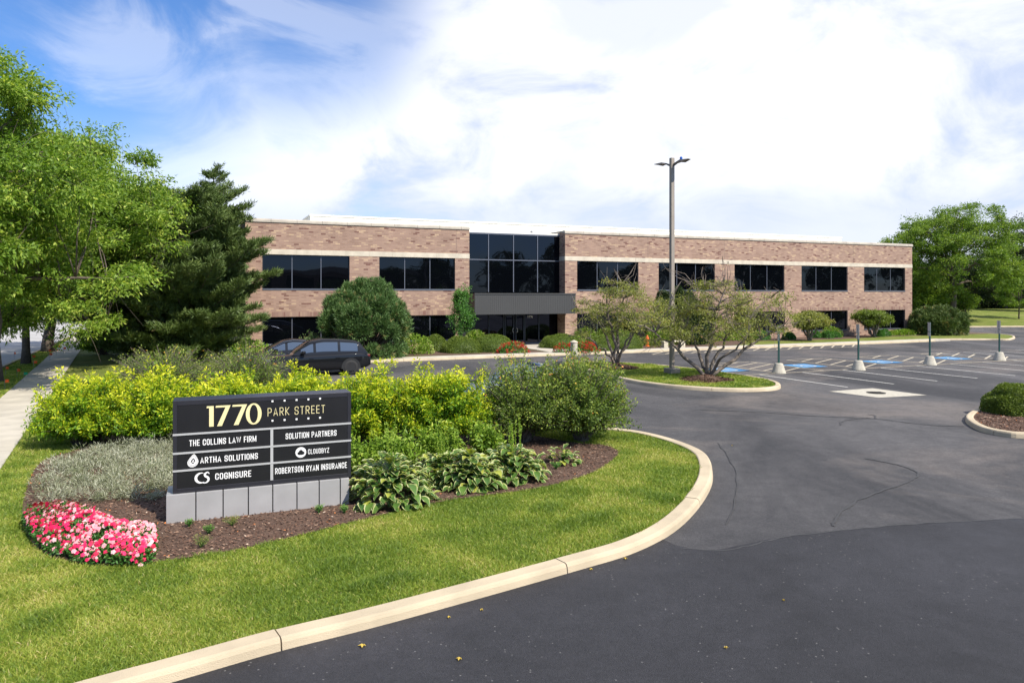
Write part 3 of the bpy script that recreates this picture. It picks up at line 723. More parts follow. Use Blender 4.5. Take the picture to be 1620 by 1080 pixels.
        mb = MB(); mb.box(a + .003, b - .003, -.03, .21, z0 + .003, z0 + .098); mb.build('sill', M['mullion'], g)
    # curtain wall in the recess
    zt, zm, zb = zu(815, 371, RD), zu(815, 411.8, RD), zu(815, 463, RD)
    a, b = uA + .003, uB - .003
    cols = [a] + [u_at(p, RD) for p in (772.5, 812, 850)] + [b]
    mb = MB(); mb.quad((a, RD, zb), (b, RD, zb), (b, RD, zt), (a, RD, zt)); cw = mb.build('curtain_wall', M['glass'], root)
    for c in cols[1:-1]: mb = MB(); mb.box(c - .03, c + .03, RD - .05, RD - .002, zb + .05, zt - .05); mb.build('mullion', M['mullion'], cw)
    mb = MB(); mb.box(a, b, RD - .055, RD - .001, zt - .049, zt + .05)
    mb.build('top_rail', M['mullion'], cw)
    for i in range(4): mb = MB(); mb.box(cols[i] + .031, cols[i + 1] - .031, RD - .05, RD - .002, zm - .035, zm + .035); mb.build('transom', M['mullion'], cw)
    mb = MB(); mb.box(a, b, RD - .02, RD + .3, zt + .051, zt + .16); mb.build('fascia', M['white_metal'], cw)
    # canopy
    CP = 1.4; c0, c1 = uA + .12, uB - .05; zc0, zc1 = 2.38, 3.80
    c0 = u_at(751, -CP); c1 = u_at(910.5, -CP)
    mb = MB(); mb.box(c0, c1, -CP, RD - .06, zc0, zc1)
    can = mb.build('canopy', M['canopy'], root)
    mb = MB(); q = c0 + .06
    while q < c1 - .05: mb.box(q - .022, q + .022, -CP - .014, -CP - .001, zc0 + .03, zc1 - .04); q += .14
    mb.box(c0 - .02, c1 + .02, -CP - .045, -CP - .0295, zc1 - .06, zc1 + .02)
    mb.build('cladding', M['canopy'], can)
    # storefront under the canopy
    SV = 1.3
    mb = MB(); mb.quad((a, SV, .12), (b, SV, .12), (b, SV, 2.5), (a, SV, 2.5)); sf = mb.build('storefront', M['glass'], root)
    for p in (773, 796.5, 830, 852): 
        c = u_at(p, SV); mb = MB(); mb.box(c - .04, c + .04, SV - .06, SV - .002, .24, 2.45); mb.build('mullion', M['frame'], sf)
    mb = MB(); mb.box(a, b, SV - .055, SV - .001, .13, .235); mb.build('bottom_rail', M['mullion'], sf)
    for (pa, pb) in ((797, 813.5), (814, 829.5)):
        x0, x1 = u_at(pa, SV) + .045, u_at(pb, SV) - .045
        mb = MB(); mb.box(x0, x0 + .07, SV - .09, SV - .061, .24, 2.3); mb.box(x1 - .07, x1, SV - .09, SV - .061, .24, 2.3)
        mb.box(x0 + .071, x1 - .071, SV - .09, SV - .061, 2.2, 2.3); mb.box(x0 + .071, x1 - .071, SV - .09, SV - .061, .24, .42)
        d = mb.build('door', M['frame'], sf)
        s = -1 if pa < 800 else 1; xc = x1 + .0 if s < 0 else x0
        mb = MB(); pts = [(xc + s * (.02 + .13 * math.cos(t)), SV - .14, 1.15 + .16 * math.sin(t)) for t in [rad(-70 + 14 * i) for i in range(11)]]
        pts = [(xc - s * -.0 + s * (.04 + .10 * math.cos(rad(-80 + 16 * i))), SV - .14, 1.15 + .16 * math.sin(rad(-80 + 16 * i))) for i in range(11)]
        mb.tube(pts, .018, 6); mb.build('door_handle', M['alu'], sf)
    nm = text_mesh('1770', .22, bold=.004, sx=1.0); o = bpy.data.objects.new('street_number', nm); link(o, sf)
    nm.materials.append(M['sign_white']); o.location = (u_at(834, SV), SV - .02, 2.03); o.rotation_euler = (rad(90), 0, 0)
    mb = MB(); mb.box(a, b, .3, SV, -.02, .10); mb.build('threshold', M['conc'], root)
    return root

def stroke_text(txt, w0, s, gap):
    """block capitals drawn as even strokes: w0 letter width, s stroke, height 1"""
    def rnd(pts, which, r, closed=False):
        out = []; n = len(pts)
        for i, p in enumerate(pts):
            if i in which:
                a = Vector(pts[(i - 1) % n]); b = Vector(pts[(i + 1) % n]); q = Vector(p)
                ra = min(r, (a - q).length * .5); rb = min(r * 1.15, (b - q).length * .5)
                s0 = q + (a - q).normalized() * ra; s1 = q + (b - q).normalized() * rb
                for k in range(6):
                    t = k / 5; out.append(((1 - t) ** 2 * s0 + 2 * t * (1 - t) * q + t * t * s1)[:])
            else: out.append(tuple(p))
        return out
    V = []; F = []; lay = [0]
    def stroke(pts, x, closed=False, clampz=True):
        P = [Vector(p) for p in pts]; n = len(P)
        if not closed:
            P[0] = P[0] + (P[0] - P[1]).normalized() * s / 2; P[-1] = P[-1] + (P[-1] - P[-2]).normalized() * s / 2
        lay[0] += 1; z = -.00035 * (lay[0] % 4); k = len(V)
        for i in range(n):
            a = P[(i - 1) % n] if (closed or i) else P[i]; b = P[(i + 1) % n] if (closed or i < n - 1) else P[i]
            if a is P[i]: t = (b - P[i]).normalized(); nn = Vector((-t.y, t.x)); sc = 1
            elif b is P[i]: t = (P[i] - a).normalized(); nn = Vector((-t.y, t.x)); sc = 1
            else:
                t0 = (P[i] - a).normalized(); t1 = (b - P[i]).normalized(); nn = Vector((-(t0.y + t1.y), t0.x + t1.x))
                if nn.length < 1e-3: nn = Vector((-t0.y, t0.x))
                nn.normalize(); sc = 1 / max(abs(nn.dot(Vector((-t0.y, t0.x)))), .45)
            for q in (1, -1):
                v = P[i] + nn * (q * s / 2 * sc); V.append((x + v.x, min(max(v.y, 0), 1), z))
        for i in range(n if closed else n - 1):
            j = (i + 1) % n; F.append((k + 2 * i, k + 2 * j, k + 2 * j + 1, k + 2 * i + 1)[::-1])
    x = 0
    for ch in txt:
        if ch == ' ': x += w0 * .45 + gap; continue
        w = {'I': s, 'M': w0 * 1.28, 'W': w0 * 1.5, 'L': w0 * .85, 'E': w0 * .86, 'F': w0 * .84, 'T': w0 * .95, 'A': w0 * 1.1}.get(ch, w0)
        h = s / 2; l, r_, b, t = h, w - h, h, 1 - h; m = .5; R_ = w * .42; c = w / 2
        def S(p, which=(), closed=False): stroke(rnd(p, which, R_), x, closed)
        if ch == 'I': S([(c, b), (c, t)])
        elif ch == 'T': S([(l, t), (r_, t)]); S([(c, b), (c, t)])
        elif ch == 'L': S([(l, t), (l, b), (r_, b)])
        elif ch == 'E': S([(r_, t), (l, t), (l, b), (r_, b)]); S([(l, m), (r_ - .04, m)])
        elif ch == 'F': S([(r_, t), (l, t), (l, b)]); S([(l, m), (r_ - .04, m)])
        elif ch == 'H': S([(l, b), (l, t)]); S([(r_, b), (r_, t)]); S([(l, m), (r_, m)])
        elif ch in 'O': S([(l, b), (l, t), (r_, t), (r_, b)], (0, 1, 2, 3), True)
        elif ch == 'D': S([(l, b), (l, t), (r_, t), (r_, b)], (2, 3), True)
        elif ch == 'C': S([(r_, .66), (r_, t), (l, t), (l, b), (r_, b), (r_, .34)], (1, 2, 3, 4))
        elif ch == 'G': S([(r_, .68), (r_, t), (l, t), (l, b), (r_, b), (r_, .46), (c + .02, .46)], (1, 2, 3, 4))
        elif ch == 'S': S([(r_, .72), (r_, t), (l, t), (l, m), (r_, m), (r_, b), (l, b), (l, .28)], (1, 2, 3, 4, 5, 6))
        elif ch == 'U': S([(l, t), (l, b), (r_, b), (r_, t)], (1, 2))
        elif ch == 'P': S([(l, b), (l, t), (r_, t), (r_, .44), (l, .44)], (2, 3))
        elif ch == 'R': S([(l, b), (l, t), (r_, t), (r_, .48), (l, .48)], (2, 3)); S([(c, .44), (r_, b)])
        elif ch == 'B': S([(l, b), (l, t), (r_ - .02, t), (r_ - .02, m), (l, m)], (2, 3)); S([(l, m), (r_, m), (r_, b), (l, b)], (1, 2))
        elif ch == 'N': S([(l, b), (l, t)]); S([(r_, b), (r_, t)]); S([(l, t), (r_, b)])
        elif ch == 'M': S([(l, b), (l, t)]); S([(r_, b), (r_, t)]); S([(l, t), (c, .15), (r_, t)])
        elif ch == 'A': S([(l, b), (c, t), (r_, b)]); S([(l + .07, .28), (r_ - .07, .28)])
        elif ch == 'W': S([(l, t), (w * .3, b), (c, t), (w * .7, b), (r_, t)])
        elif ch == 'Y': S([(l, t), (c, .45), (r_, t)]); S([(c, b), (c, .45)])
        elif ch == 'Z': S([(l, t), (r_, t), (l, b), (r_, b)])
        elif ch == 'K': S([(l, b), (l, t)]); S([(r_, t), (l, .42)]); S([(l + .06, .52), (r_, b)])
        x += w + gap
    me = bpy.data.meshes.new('lettering'); me.from_pydata(V, [], F); me.update(); return me

def text_mesh(txt, size, bold=0.0, sx=1.0, ext=.002, align='LEFT', spacing=1.0):
    cu = bpy.data.curves.new('lettering', 'FONT'); cu.body = txt; cu.size = size; cu.offset = bold; cu.extrude = ext
    cu.align_x = align; cu.space_character = spacing; cu.resolution_u = 4
    ob = bpy.data.objects.new('lettering_source', cu); scene.collection.objects.link(ob)
    dg = bpy.context.evaluated_depsgraph_get(); dg.update()
    me = bpy.data.meshes.new_from_object(ob.evaluated_get(dg))
    bpy.data.objects.remove(ob); bpy.data.curves.remove(cu); me.name = 'lettering'
    if sx != 1.0: me.transform(Matrix.Scale(sx, 4, Vector((1, 0, 0))))
    me.materials.clear()
    return me
bld = building()

# ---------------------------------------------------------------- the monument sign
def monument_sign():
    A = Vector((*G(262, 830, .09), 0)); B = Vector((*G(553, 798, .09), 0))
    d = B - A; Ln = d.length; ang = math.atan2(d.y, d.x)
    root = empty('monument_sign', (A.x, A.y, .09), ang, 'black directory sign reading 1770 PARK STREET on a grey panelled plinth', 'sign')
    # plinth
    bh = .46; n = 7; bw = Ln / 6.55
    pw = Ln
    mb = MB(); D = .62
    edges = [0.0]; x = 0
    fr = [0, .152, .293, .427, .56, .695, .822, .945, 1.0]
    for i in range(len(fr) - 1):
        mb.box(pw * fr[i] + .008, pw * fr[i + 1] - .008, 0, D, -.08, bh)
    pl = mb.build('plinth', M['alu_base'], root, bevel=.004)
    mb = MB(); mb.box(.03, pw - .03, .03, D - .03, -.06, bh - .02); mb.build('plinth_core', M['sign_black'], pl)
    # cabinet
    x0, x1 = pw * .035, pw * 1.012; y0, y1 = .06, .50; z0, z1 = bh + .005, 1.93
    mb = MB(); mb.box(x0, x1, y0, y1, z0, z1); cab = mb.build('cabinet', M['sign_frame'], root, bevel=.008)
    mb = MB(); fw = .06   # raised rim round the face
    yf = y0 - .012
    mb.box(x0, x0 + fw, yf, y0 - .001, z0, z1); mb.box(x1 - fw, x1, yf, y0 - .001, z0, z1)
    mb.box(x0 + fw + .001, x1 - fw - .001, yf, y0 - .001, z1 - .075, z1); mb.box(x0 + fw + .001, x1 - fw - .001, yf, y0 - .001, z0, z0 + .07)
    mb.build('rim', M['sign_frame'], cab, bevel=.003)
    fx0, fx1 = x0 + fw + .002, x1 - fw - .002; fz0, fz1 = z0 + .072, z1 - .077
    rows = [fz0, .0, .0, .0, fz1]
    H_ = z1 - z0
    r3 = z1 - .345 * H_ * 1.0   # bar between header and first row
    r3 = z0 + H_ * .635; r2 = z0 + H_ * .432; r1 = z0 + H_ * .243
    xm = x0 + (x1 - x0) * .533
    mb = MB(); mb.box(fx0, fx1, yf + .006, y0 - .001, fz0, fz1); face = mb.build('face_panel', M['sign_black'], cab)
    bt = .030
    for r in (r1, r2, r3): mb = MB(); mb.box(x0 - .002, x1 + .002, yf - .012, yf - .001, r - bt / 2, r + bt / 2); mb.build('divider_bar', M['alu'], cab)
    mb = MB(); mb.box(xm - .022, xm + .022, yf - .009, yf + .004, fz0, r3 - bt / 2 - .001)
    mb.build('upright_bar', M['alu'], cab)
    # lettering --------------------------------------------------------
    yl = yf + .003
    def put(me, x, z, mat, name='lettering', par=None):
        me.materials.append(mat); o = bpy.data.objects.new(name, me); link(o, par or cab); o.location = (x, yl, z); o.rotation_euler = (rad(90), 0, 0); return o
    def fit(txt, xa, xb, zb, hh, mat, bold=.0):
        me = stroke_text(txt, *((.47, .12 if txt == 'CLOUDBYZ' else .13, .12) if bold >= 0 else (.50, .075, .24)))
        co = np.empty(len(me.vertices) * 3, dtype=np.float32); me.vertices.foreach_get('co', co); co = co.reshape(-1, 3)
        mn, mx = co.min(0), co.max(0)
        co[:, 0] = (co[:, 0] - mn[0]) / (mx[0] - mn[0]) * (xb - xa); co[:, 1] = (co[:, 1] - mn[1]) / (mx[1] - mn[1]) * hh; co[:, 2] = co[:, 2] * -1.0
        me.vertices.foreach_set('co', co.ravel()); me.update(); put(me, xa, zb, mat)
    WX = x1 - x0
    # measured off the photo: fractions across the cabinet, metres up
    def fx(f): return x0 + WX * f
    row = lambda za, zb, hh: (za + zb) / 2 - hh / 2
    fit('THE COLLINS LAW FIRM', fx(.085), fx(.447), row(r2, r3, .098), .098, M['sign_white'], .022)
    fit('ARTHA SOLUTIONS', fx(.142), fx(.455), row(r1, r2, .098), .098, M['sign_white'], .022)
    fit('COGNISURE', fx(.222), fx(.418), row(fz0, r1, .104), .104, M['sign_white'], .022)
    fit('SOLUTION PARTNERS', fx(.612), fx(.912), row(r2, r3, .098), .098, M['sign_white'], .022)
    fit('CLOUDBYZ', fx(.742), fx(.868), row(r1, r2, .084), .084, M['sign_white'], .018)
    fit('ROBERTSON RYAN INSURANCE', fx(.552), fx(.975), row(fz0, r1, .100), .100, M['sign_white'], .022)
    fit('PARK STREET', fx(.510), fx(.842), z0 + H_ * .775, .135, M['cream'], -.008)
    # numerals 1770 drawn as shapes
    nz0, nz1 = z0 + H_ * .700, z0 + H_ * .925; nh = nz1 - nz0
    mb = MB()
    def poly(pts, mi=0, y=None):
        yy = yl if y is None else y
        f = [(x, yy - .004, z) for x, z in pts]; b = [(x, yy + .002, z) for x, z in pts]; n = len(pts)
        mb.add(f + b, [tuple(range(n))] + [(i, i + n, (i + 1) % n + n, (i + 1) % n) for i in range(n)], mi)
    def N(x, z): return (fx(x), nz0 + nh * z)
    poly([N(.190, 0), N(.214, 0), N(.214, 1), N(.178, 1), N(.176, .91), N(.190, .91)])
    for o_ in (0, .090):
        poly([N(.232 + o_, 0), N(.258 + o_, 0), N(.305 + o_, 1), N(.302 + o_, 1), N(.226 + o_, 1), N(.224 + o_, .91), N(.278 + o_, .91)])
    def ring(cx, cz, rx, rz, tx, tz):
        n = 36
        for i in range(n):
            a0, a1 = 2 * math.pi * i / n, 2 * math.pi * (i + 1) / n
            p = [(cx + rx * math.cos(a0), cz + rz * math.sin(a0)), (cx + rx * math.cos(a1), cz + rz * math.sin(a1)), (cx + (rx - tx) * math.cos(a1), cz + (rz - tz) * math.sin(a1)), (cx + (rx - tx) * math.cos(a0), cz + (rz - tz) * math.sin(a0))]
            mb.add([(x, yl - .004, z) for x, z in p], [(3, 2, 1, 0)])
    cx, cz = N(.432, .5); ring(cx, cz, WX * .044, nh * .53, WX * .021, nh * .075)
    mb.build('house_number', M['cream'], cab)
    for i in range(5):
        for zz, o_ in ((z0 + H_ * .943, 0), (z0 + H_ * .722, 0)):
            x = fx(.537 + i * .069); mb = MB(); mb.box(x - .015, x + .015, yl - .004, yl + .002, zz - .015, zz + .015); mb.build('square_dot', M['sign_white'], cab)
    # drop logo
    mb = MB(); lx, lz = fx(.105), (r1 + r2) / 2
    def drop(s, mi, y):
        pts = []
        for i in range(28):
            t = 2 * math.pi * i / 28; r = s
            x = r * math.sin(t) * (1 if math.cos(t) < 0 else (1 - .55 * math.cos(t) ** 1.2)); z = -r * .15 + r * math.cos(t) * (1.0 if math.cos(t) < 0 else 1.45)
            pts.append((lx + x * .95 + z * .12, lz + z))
        mb.add([(x, y, z) for x, z in pts], [tuple(reversed(range(28)))], mi)
    for k, (s, mi) in enumerate(((.085, 0), (.074, 1), (.070, 0), (.060, 1), (.056, 0), (.036, 1))): drop(s, mi, yl - .001 - k * .0006)
    def bar2(x0_, z0_, x1_, z1_, w, mi, y):
        a = Vector((x0_, z0_)); b = Vector((x1_, z1_)); t = (b - a).normalized(); n = Vector((-t.y, t.x)) * w / 2
        mb.add([(p.x, y, p.y) for p in (a + n, a - n, b - n, b + n)], [(3, 2, 1, 0)], mi)
    yy = yl - .0055
    bar2(lx - .024, lz - .034, lx + .004, lz + .022, .009, 0, yy); bar2(lx + .020, lz - .034, lx + .004, lz + .022, .009, 0, yy - .0004); bar2(lx - .014, lz - .016, lx + .014, lz - .016, .008, 0, yy - .0008)
    mb.build('drop_logo', [M['sign_white'], M['sign_black']], cab)
    # swirl C S logo
    mb = MB(); lx, lz = fx(.157), (fz0 + r1) / 2
    def stroke(pts, ws):
        m = len(pts); vs = []
        for i in range(m):
            a = Vector(pts[max(i - 1, 0)]); b = Vector(pts[min(i + 1, m - 1)]); t = (b - a).normalized(); n = Vector((-t.y, t.x)) * ws[i] / 2
            p = Vector(pts[i]); vs += [(p.x + n.x, yl - .003, p.y + n.y), (p.x - n.x, yl - .003, p.y - n.y)]
        mb.add(vs, [(2 * i, 2 * i + 1, 2 * i + 3, 2 * i + 2) for i in range(m - 1)])
    c = [(lx - .02 + .085 * math.cos(rad(t)), lz + .078 * math.sin(rad(t))) for t in range(70, 300, 12)]
    stroke(c, [.006 + .034 * math.sin(math.pi * i / (len(c) - 1)) for i in range(len(c))])
    s_ = smooth_path([(lx + .095, lz + .055), (lx + .07, lz + .082), (lx + .03, lz + .06), (lx + .035, lz + .025), (lx + .075, lz - .005), (lx + .082, lz - .045), (lx + .05, lz - .08), (lx + .0, lz - .085)], sub=4)
    stroke(s_, [.008 + .026 * math.sin(math.pi * i / (len(s_) - 1)) for i in range(len(s_))])
    mb.build('swirl_logo', M['sign_white'], cab)
    # cloud in a white disc
    mb = MB(); lx, lz = fx(.700), (r1 + r2) / 2
    def disc(x, z, r, mi, y): mb.add([(x + r * math.cos(2 * math.pi * i / 28), y, z + r * math.sin(2 * math.pi * i / 28)) for i in range(28)], [tuple(reversed(range(28)))], mi)
    disc(lx, lz, .088, 0, yl - .002)
    for i, (ox, oz, r) in enumerate(((-.03, -.015, .026), (.0, .008, .034), (.034, -.012, .026), (.012, -.016, .026))): disc(lx + ox, lz + oz, r, 1, yl - .0030 - i * .0005)
    bar2(lx - .034, lz - .028, lx + .038, lz - .028, .024, 1, yl - .0056)
    mb.build('cloud_logo', [M['sign_white'], M['sign_black']], cab)
monument_sign()

# ---------------------------------------------------------------- lamp, access posts, hydrant, bollard, bench
def street_lamp():
    x, y = G(1063, 590, .12); root = empty('street_lamp', (x, y, .115), TH, 'tall square tan lamp post with two flat dark heads on the grass median', 'street lamp')
    ht = ZAT(250, y) - .115
    mb = MB(); mb.box(-.088, .088, -.088, .088, .22, ht); mb.build('pole', M['pole'], root, bevel=.01)
    mb = MB(); mb.box(-.27, .27, -.27, .27, -.1, .24); mb.build('base', M['pole'], root, bevel=.02)
    hd = math.atan2(-.74, .67) - TH
    for s in (1, -1):
        mt = Matrix.Rotation(hd + (0 if s > 0 else math.pi), 4, 'Z')
        mb = MB(); z = ht - .18
        pts = [(.10, z - .1), (.30, z - .02), (.50, z + .03), (.95, z + .01), (.95, z - .005), (.62, z - .09), (.42, z - .06), (.28, z - .10), (.10, z - .2)]
        w = [.05, .06, .12, .10, .10, .17, .13, .06, .05]
        vs = [mt @ Vector((p[0], wi, p[1])) for p, wi in zip(pts, w)] + [mt @ Vector((p[0], -wi, p[1])) for p, wi in zip(pts, w)]
        n = len(pts)
        mb.add(vs, [(i, (i + 1) % n, (i + 1) % n + n, i + n) for i in range(n)] + [(0, 1, 7, 8), (1, 2, 6, 7), (2, 3, 4, 5), (2, 5, 6, 6)[:3], (n, n + 8, n + 7, n + 1), (n + 1, n + 7, n + 6, n + 2), (n + 2, n + 5, n + 4, n + 3), (n + 2, n + 6, n + 5)])
        h = mb.build('lamp_head', M['fixture'], root)
        if s > 0:
            mb = MB(); c = mt @ Vector((.5, 0, z + .03)); mb.lathe([(.06, 0), (.06, .10), (.03, .14)], 10, c); mb.build('light_sensor', M['sensor'], h)
street_lamp()
post_words = ['closest to the grass median', 'second from the grass median', 'third from the grass median', 'farthest from the grass median']
for i, (x, y) in enumerate(posts):
    root = empty('access_sign', (x, y, 0), TH + rad(6 * (i % 2) - 3), 'green-posted parking sign in a concrete cone, ' + post_words[i], 'parking sign', 'access signs in concrete cones')
    mb = MB(); mb.lathe([(.33, 0), (.32, .05), (.19, .44), (.17, .47), (.05, .475)], 24); mb.build('cone_base', M['conc'], root, smooth=False)
    mb = MB(); mb.box(-.03, .03, -.018, .018, .47, 2.25); mb.box(-.035, -.022, -.03, .03, .47, 2.25); mb.box(.022, .035, -.03, .03, .47, 2.25); mb.build('post', M['green_post'], root)
    # sign plates face along the row, so they read nearly edge on from the street
    mt = Matrix.Rotation(rad(64), 4, 'Z')
    mb = MB(); mb.box(-.15, .15, .032, .038, 1.78, 2.25, mat=mt); mb.build('sign_plate', M['sign_back'], root); mb = MB(); mb.box(-.15, .15, .032, .038, 1.52, 1.74, mat=mt); mb.build('sign_plate', M['sign_back'], root)
def hydrant():
    x, y = G(1024, 548, .1); root = empty('fire_hydrant', (x, y, .1), 0, 'orange fire hydrant between the clipped hedge and the pale hydrangeas', 'hydrant')
    mb = MB(); mb.lathe([(.17, 0), (.17, .05), (.11, .06), (.105, .50), (.15, .51), (.15, .56), (.12, .58), (.10, .68), (.05, .74), (.035, .80)], 16); mb.build('barrel', M['hydrant'], root, smooth=False)
    for a in (-90, 0, 180):
        mt = Matrix.Rotation(rad(a), 4, 'Z'); mb = MB(); mb.tube([mt @ Vector((.08, 0, .40)), mt @ Vector((.19, 0, .40))], .055, 10); mb.tube([mt @ Vector((.185, 0, .40)), mt @ Vector((.21, 0, .40))], .07, 8)
        mb.build('outlet', M['hydrant'], root)
hydrant()
def bollard():
    x, y = G(908, 561.5, .13); root = empty('bollard', (x, y, .12), 0, 'round pale concrete bollard light with conical cap among red flowers', 'bollard')
    mb = MB(); mb.lathe([(.21, 0), (.21, .72), (.18, .74)], 24); mb.build('shaft', M['conc'], root)
    mb = MB(); mb.lathe([(.235, .745), (.235, .80), (.03, .90), (.005, .905)], 24); mb.build('cap', M['stone'], root)
bollard()
def bench():
    x, y = G(1068, 549.5, .1); root = empty('stone_bench', (x, y, .1), TH, 'low pale stone bench at the end of the planting behind the lamp post', 'bench')
    mb = MB(); mb.box(-1.1, .75, -.2, .25, .38, .48); mb.build('seat', M['stone'], root, bevel=.01)
    for xx in (-.9, .5): mb = MB(); mb.box(xx - .12, xx + .22, -.17, .22, 0, .379); mb.build('leg', M['stone'], root, bevel=.01)
bench()
# survey flags on the verge
flags = [(22.7, 568), (53.6, 584), (51.4, 574), (27, 598), (9, 594), (7.4, 617), (77, 564), (89.6, 562.5), (78.5, 570), (100.7, 559.5), (93, 556), (65, 552)]
where = ['near the side street kerb', 'beside the thin tree trunk on its right', 'in the grass just right of the thin trunk, upper of two', 'in the shade band left of the pavement', 'at the left edge of the verge, far one', 'nearest the camera at the left edge of the verge', 'under the thick-trunked street tree, left one', 'in front of the thick-trunked street tree', 'in the grass below the thick-trunked street tree', 'beside the pavement at the far end of the verge', 'just behind the thick-trunked street tree', 'farthest away by the side street']
def flag(px, py, mat, label, grp):
    x, y = G(px, py, LZ); root = empty('marker_flag', (x, y, LZ - .02), random.uniform(-.6, .6), label, 'marker flag', grp)
    mb = MB(); mb.tube([(0, 0, 0), (random.uniform(-.03, .03), 0, .42)], .006, 5); mb.build('wire_stake', M['wire'], root)
    mb = MB(); mb.add([(0, 0, .30), (.13, .02, .31), (.14, -.01, .42), (0, 0, .43), (.07, .03, .305), (.07, -.02, .425)], [(0, 4, 5, 3), (4, 1, 2, 5)]); mb.build('flag', mat, root)
for (px, py), w in zip(flags, where): flag(px, py, M['flag'], 'orange marker flag ' + w, 'orange marker flags on the verge')
flag(37.8, 604, M['flag_green'], 'small green marker flag on a wire stake in the shaded verge grass', None)

# ---------------------------------------------------------------- vegetation builders
def bez(a, b, c, n):
    t = np.linspace(0, 1, n)[:, None]; return (1 - t) ** 2 * a + 2 * t * (1 - t) * b + t ** 2 * c
def crown_points(ells, n, rg, shell=.45):
    out = []; w = np.array([e[3] * e[4] * e[5] for e in ells]); w = w / w.sum()
    for i in range(n):
        e = ells[rg.choice(len(ells), p=w)]; d = rg.normal(size=3); d /= np.linalg.norm(d)
        r = rg.random() ** (1 / 3) * (1 - shell) + shell * (.85 + .2 * rg.random()) if rg.random() < .75 else rg.random() ** .5
        r = min(r, 1.08)
        out.append([e[0] + d[0] * r * e[3], e[1] + d[1] * r * e[4], e[2] + d[2] * r * e[5]])
    return np.array(out)
def tree(name, label, cat, x, y, z, ells, leaf, bark, r0=.2, fork=2.0, limbs=7, clumps=160, nleaf=50000, L=.14, Wd=.07, cr=.8, flat=.6, seed=1, stems=1, spread=0, group=None, droop=0.0, bare=0, tsides=8, twigs=3, yellow=.0, lean=(0, 0)):
    rg = np.random.default_rng(seed)
    root = empty(name, (x, y, z), 0, label, cat, group)
    C = crown_points(ells, clumps, rg); C[:, 2] = np.maximum(C[:, 2], fork * .6)
    top = max(e[2] + e[5] for e in ells)
    mb = MB()
    # limbs
    idx = [int(rg.integers(len(C)))]
    while len(idx) < limbs:
        d = np.min(np.linalg.norm(C[:, None] - C[idx][None], axis=2), axis=1); idx.append(int(np.argmax(d * (.6 + .4 * rg.random(len(C))))))
    paths = []
    ctop = np.array([ells[0][0] * .6 + lean[0], ells[0][1] * .6 + lean[1], top * .82])
    if stems == 1:
        tp = bez(np.array([0, 0, -.1]), np.array([0, 0, top * .45]), ctop, 12) + np.concatenate([np.zeros((2, 3)), rg.normal(size=(10, 3)) * .05 * r0 * 6], 0)
        tr = r0 * (1 - np.linspace(0, 1, 12)) ** .8 + .015; tr[0] *= 1.35
        mb.tube(tp, tr, tsides + 2); paths.append((tp, tr))
    for q, i in enumerate(idx):
        e = C[i]
        if stems == 1:
            j = int(np.clip(np.searchsorted(tp[:, 2], fork + (e[2] - fork) * rg.uniform(.15, .5)), 2, 9)); a = tp[j]; ra = tr[j] * .62
        else:
            an = 2 * math.pi * q / limbs; a = np.array([math.cos(an) * r0 * .4, math.sin(an) * r0 * .4, -.05]); ra = r0 * rg.uniform(.42, .6)
        mid = a + (e - a) * .45; mid[2] = a[2] + (e[2] - a[2]) * rg.uniform(.45, .75) ; mid[:2] = a[:2] + (e[:2] - a[:2]) * rg.uniform(.25, .5)
        if stems > 1: mid[:2] = a[:2] + (e[:2] - a[:2]) * .42; mid[2] = a[2] + (e[2] - a[2]) * rg.uniform(.5, .7)
        p = bez(a, mid, e, 10); wob = rg.normal(size=(10, 3)) * .03 * np.linalg.norm(e - a); wob[0] = 0; p = p + wob * .6
        rr = ra * (1 - np.linspace(0, 1, 10)) ** .7 + .012
        mb.tube(p, rr, 7); paths.append((p, rr))
    allp = np.concatenate([p[2:] for p, r in paths]); allr = np.concatenate([r[2:] for p, r in paths])
    for i, c in enumerate(C):
        if i in idx: continue
        dd = np.linalg.norm(allp - c, axis=1) + np.maximum(allp[:, 2] - c[2] + .3, 0) * 1.2; j = int(np.argmin(dd)); a = allp[j]
        mid = (a + c) / 2 + rg.normal(size=3) * .12 * np.linalg.norm(c - a); mid[2] += .15 * np.linalg.norm(c - a)
        mb.tube(bez(a, mid, c, 5), np.linspace(min(allr[j] * .6, .06 * r0 / .2), .008, 5), 5)
        for k in range(twigs):
            e = c + rg.normal(size=3) * cr * .8; mb.tube([tuple(c), tuple((c + e) / 2 + rg.normal(size=3) * .05), tuple(e)], [.012, .008, .004], 3, cap=False)
    for k in range(bare):   # dead twiggy shoots
        c = C[rg.integers(len(C))]; c = c if k % 2 else C[np.argmax(C[:, 2] + rg.normal(size=len(C)) * .5)]
        e = c + rg.normal(size=3) * .55 + np.array([0, 0, .35])
        for s in range(3):
            f = e + rg.normal(size=3) * .3; mb.tube([tuple(c), tuple((c + e) / 2 + rg.normal(size=3) * .08), tuple(e), tuple(f)], [.016, .011, .008, .003], 3, cap=False)
    mb.build('trunk', bark, root, smooth=True)
    # leaves
    wts = rg.uniform(.4, 1.6, len(C)); wts /= wts.sum()
    ci = rg.choice(len(C), size=nleaf, p=wts); g = rg.normal(size=(nleaf, 3)); g /= np.maximum(np.linalg.norm(g, axis=1, keepdims=True), .001)
    rad_ = rg.random(nleaf) ** .45; crs = cr * rg.uniform(.6, 1.35, len(C))[ci]
    P = C[ci] + g * (rad_ * crs)[:, None] * np.array([1, 1, flat])
    # sprays: pull leaves on to little twigs so they gather in tufts
    T = rg.normal(size=(len(C), 14, 3)) * np.array([1, 1, flat * .9]); T /= np.linalg.norm(T, axis=2, keepdims=True)
    tw = T[ci, rg.integers(0, 14, nleaf)]
    tt = rg.random(nleaf) ** .6 * crs * 1.25
